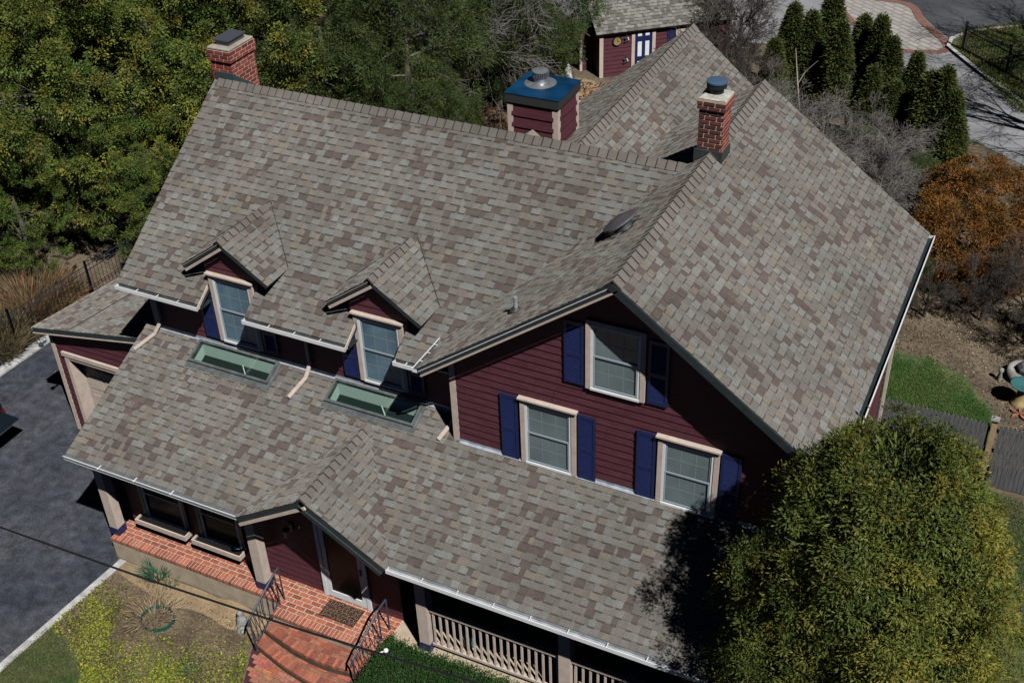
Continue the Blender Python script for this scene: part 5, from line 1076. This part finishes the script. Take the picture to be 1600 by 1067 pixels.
# green edging ring
mb = MB(); n = 36
for k in range(n):
    a0, a1 = 2 * math.pi * k / n, 2 * math.pi * (k + 1) / n; p = lambda a, r_, z: (r_ * math.cos(a) * 1.15, r_ * math.sin(a), z)
    mb.hexa([p(a0, .30, 0), p(a0, .315, 0), p(a1, .315, 0), p(a1, .30, 0), p(a0, .30, .10), p(a0, .315, .10), p(a1, .315, .10), p(a1, .30, .10)])
o = mb.build('edging_ring', [K['greenplastic']]); o.location = (-3.62, -3.12, 0); tag(o, 'green plastic edging ring around the dried perennial in the front bed', 'garden edging')
# doormat
dm = empty('doormat', (.08, -1.83, SZ + .001), 'dark brown doormat with scroll pattern before the front door', 'doormat')
mb = MB(); mb.box(-.40, .40, -.22, .22, 0, .012); mb.build('mat_base', [mat('mat_brown', (.035, .02, .016), .95)], dm)
mb = MB(); rr = random.Random(5)
for i in range(9):
    for j in range(5):
        cx_, cy_ = -.35 + i * .0875, -.17 + j * .085; a0 = rr.uniform(0, 6.28); P = [(cx_ + .028 * math.cos(a0 + k * .6), cy_ + .028 * math.sin(a0 + k * .6), .014) for k in range(8)]; mb.tube(P, .005, 4, cap=False)
mb.build('mat_pattern', [mat('mat_tan', (.30, .17, .09), .95)], dm)
# hedge ornament: white solar lamp
mb = MB(); mb.tube([(1.63, -2.62, .7), (1.63, -2.62, 1.08)], .008, 6, 1); mb.lathe((1.63, -2.62, 1.07), [(0, 0), (.04, .01), (.05, .04), (.035, .075), (0, .085)], 14); mb.tube([(1.60, -2.64, 1.09), (1.53, -2.68, 1.07)], .014, 6)
tag(mb.build('solar_light', [K['white'], K['black']], smooth=True), 'small white globe light poking out of the clipped hedge', 'garden light')
# porch things
mb = MB(); mb.lathe((2.75, -1.45, SZ), [(.14, 0), (.12, .12), (.17, .30), (.0, .30)], 14); o = tag(mb.build('planter', [K['teal']], smooth=True), 'teal planter standing on the porch behind the railing', 'planter')
mb = MB(); mb.lathe((6.3, -1.2, SZ), [(.22, 0), (.03, .04), (.03, .68), (.36, .70), (.36, .73), (0, .73)], 28); tag(mb.build('porch_table', [K['stone']]), 'round grey table on the shaded right part of the porch', 'table')
# overhead cable
mb = MB(); P = []
for k in range(40):
    f = k / 39; x = -22 + 50 * f; P.append((x, -11.0, 13.10 + .0135 * (x - 4.5) ** 2 + .012 * (x - 4.5)))
mb.tube(P, .0075, 6); tag(mb.build('overhead_cable', [K['black']]), 'black overhead cable sagging across the front of the house', 'cable')
# pickup truck, only its tail in view
tk = empty('pickup_truck', (-10.3, -.8, 0), 'dark pickup truck with lowered tailgate at the left edge of the driveway', 'truck')
mb = MB(); mb.box(-5.4, -.55, -.92, -.84, .45, 1.02); mb.box(-5.4, -.55, .84, .92, .45, 1.02); mb.box(-5.4, -2.4, -.84, .84, .45, 1.05); mb.box(-2.4, -.55, -.84, .84, .60, .68)
mb.hexa([(-4.3, -.82, 1.05), (-2.5, -.82, 1.05), (-2.5, .82, 1.05), (-4.3, .82, 1.05), (-3.7, -.68, 1.7), (-2.6, -.68, 1.7), (-2.6, .68, 1.7), (-3.7, .68, 1.7)]); mb.build('body', [K['truck']], tk, bevel=.03)
mb = MB(); mb.box(-.55, .04, -.80, .82, .78, .83); mb.build('tailgate', [K['truck']], tk, bevel=.015)
mb = MB(); mb.box(-.55, -.33, -.86, .86, .42, .58); mb.build('bumper', [K['chrome']], tk, bevel=.02)
for s_ in (-.885, .885): mb = MB(); mb.box(-.56, -.53, s_ - .045, s_ + .045, .58, .84); mb.build('tail_lamp', [K['red']], tk)
for x_ in (-1.45, -4.5):
    for s_ in (-.86, .86):
        mb = MB(); c = [(x_ + .37 * math.cos(2 * math.pi * k / 24), s_ - .12, .37 + .37 * math.sin(2 * math.pi * k / 24)) for k in range(24)]; mb.prism(c, (0, .24, 0)); mb.build('wheel', [K['rubber']], tk)
# bird bath and stone things on the right
bb = empty('bird_bath', (11.28, 11.10, 0), 'ochre pedestal bird bath with teal bowl at the right edge', 'bird bath')
mb = MB(); mb.lathe((0, 0, 0), [(.20, 0), (.20, .05), (.12, .10), (.09, .42), (.13, .50)], 18); mb.build('pedestal', [K['yellow']], bb, smooth=True)
mb = MB(); mb.lathe((0, 0, .5), [(.10, 0), (.27, .06), (.31, .10), (.28, .10), (.0, .04)], 22); mb.build('bowl', [K['teal']], bb, smooth=True)
mb = MB(); mb.lathe((0, 0, 0), [(.42, 0), (.45, .10), (.40, .28), (.34, .28), (.32, .20), (0, .20)], 22); o = mb.build('stone_planter', [K['stone']], smooth=True); o.location = (11.25, 12.2, 0); tag(o, 'round pale stone planter bowl behind the bird bath', 'planter')
mb = MB(); mb.lathe((0, 0, 0), [(.30, .0), (.30, .08), (.22, .16), (0, .18)], 8); o = mb.build('stone_slab', [mat('slate_stone', (.09, .095, .11), .8, noise=.2)], smooth=False); o.location = (11.35, 12.25, .24); tag(o, 'dark slate stone resting in the pale stone planter', 'stone')
mb = MB(); mb.lathe((0, 0, 0), [(.06, 0), (.07, .05), (.04, .22), (.07, .28), (.06, .34), (0, .38)], 10); o = mb.build('garden_gnome_post', [K['stone']], smooth=True); o.name = 'stone_finial'; o.location = (10.72, 11.9, 0); tag(o, 'small pale stone finial at the left of the stone planter', 'garden ornament')
mb = MB()
for k in range(5): a = k * 1.256 + .3; mb.prism([(0, 0, .02), (.16 * math.cos(a - .25), .16 * math.sin(a - .25), .03), (.26 * math.cos(a), .26 * math.sin(a), .02), (.16 * math.cos(a + .25), .16 * math.sin(a + .25), .03)], (0, 0, .04))
o = mb.build('star_ornament', [K['orangep']]); o.location = (11.35, 10.65, 0); tag(o, 'orange star-shaped ornament lying on the soil below the bird bath', 'garden ornament')
print('objects', len(bpy.data.objects), 'polys', sum(len(o.data.polygons) for o in bpy.data.objects if o.type == 'MESH'))
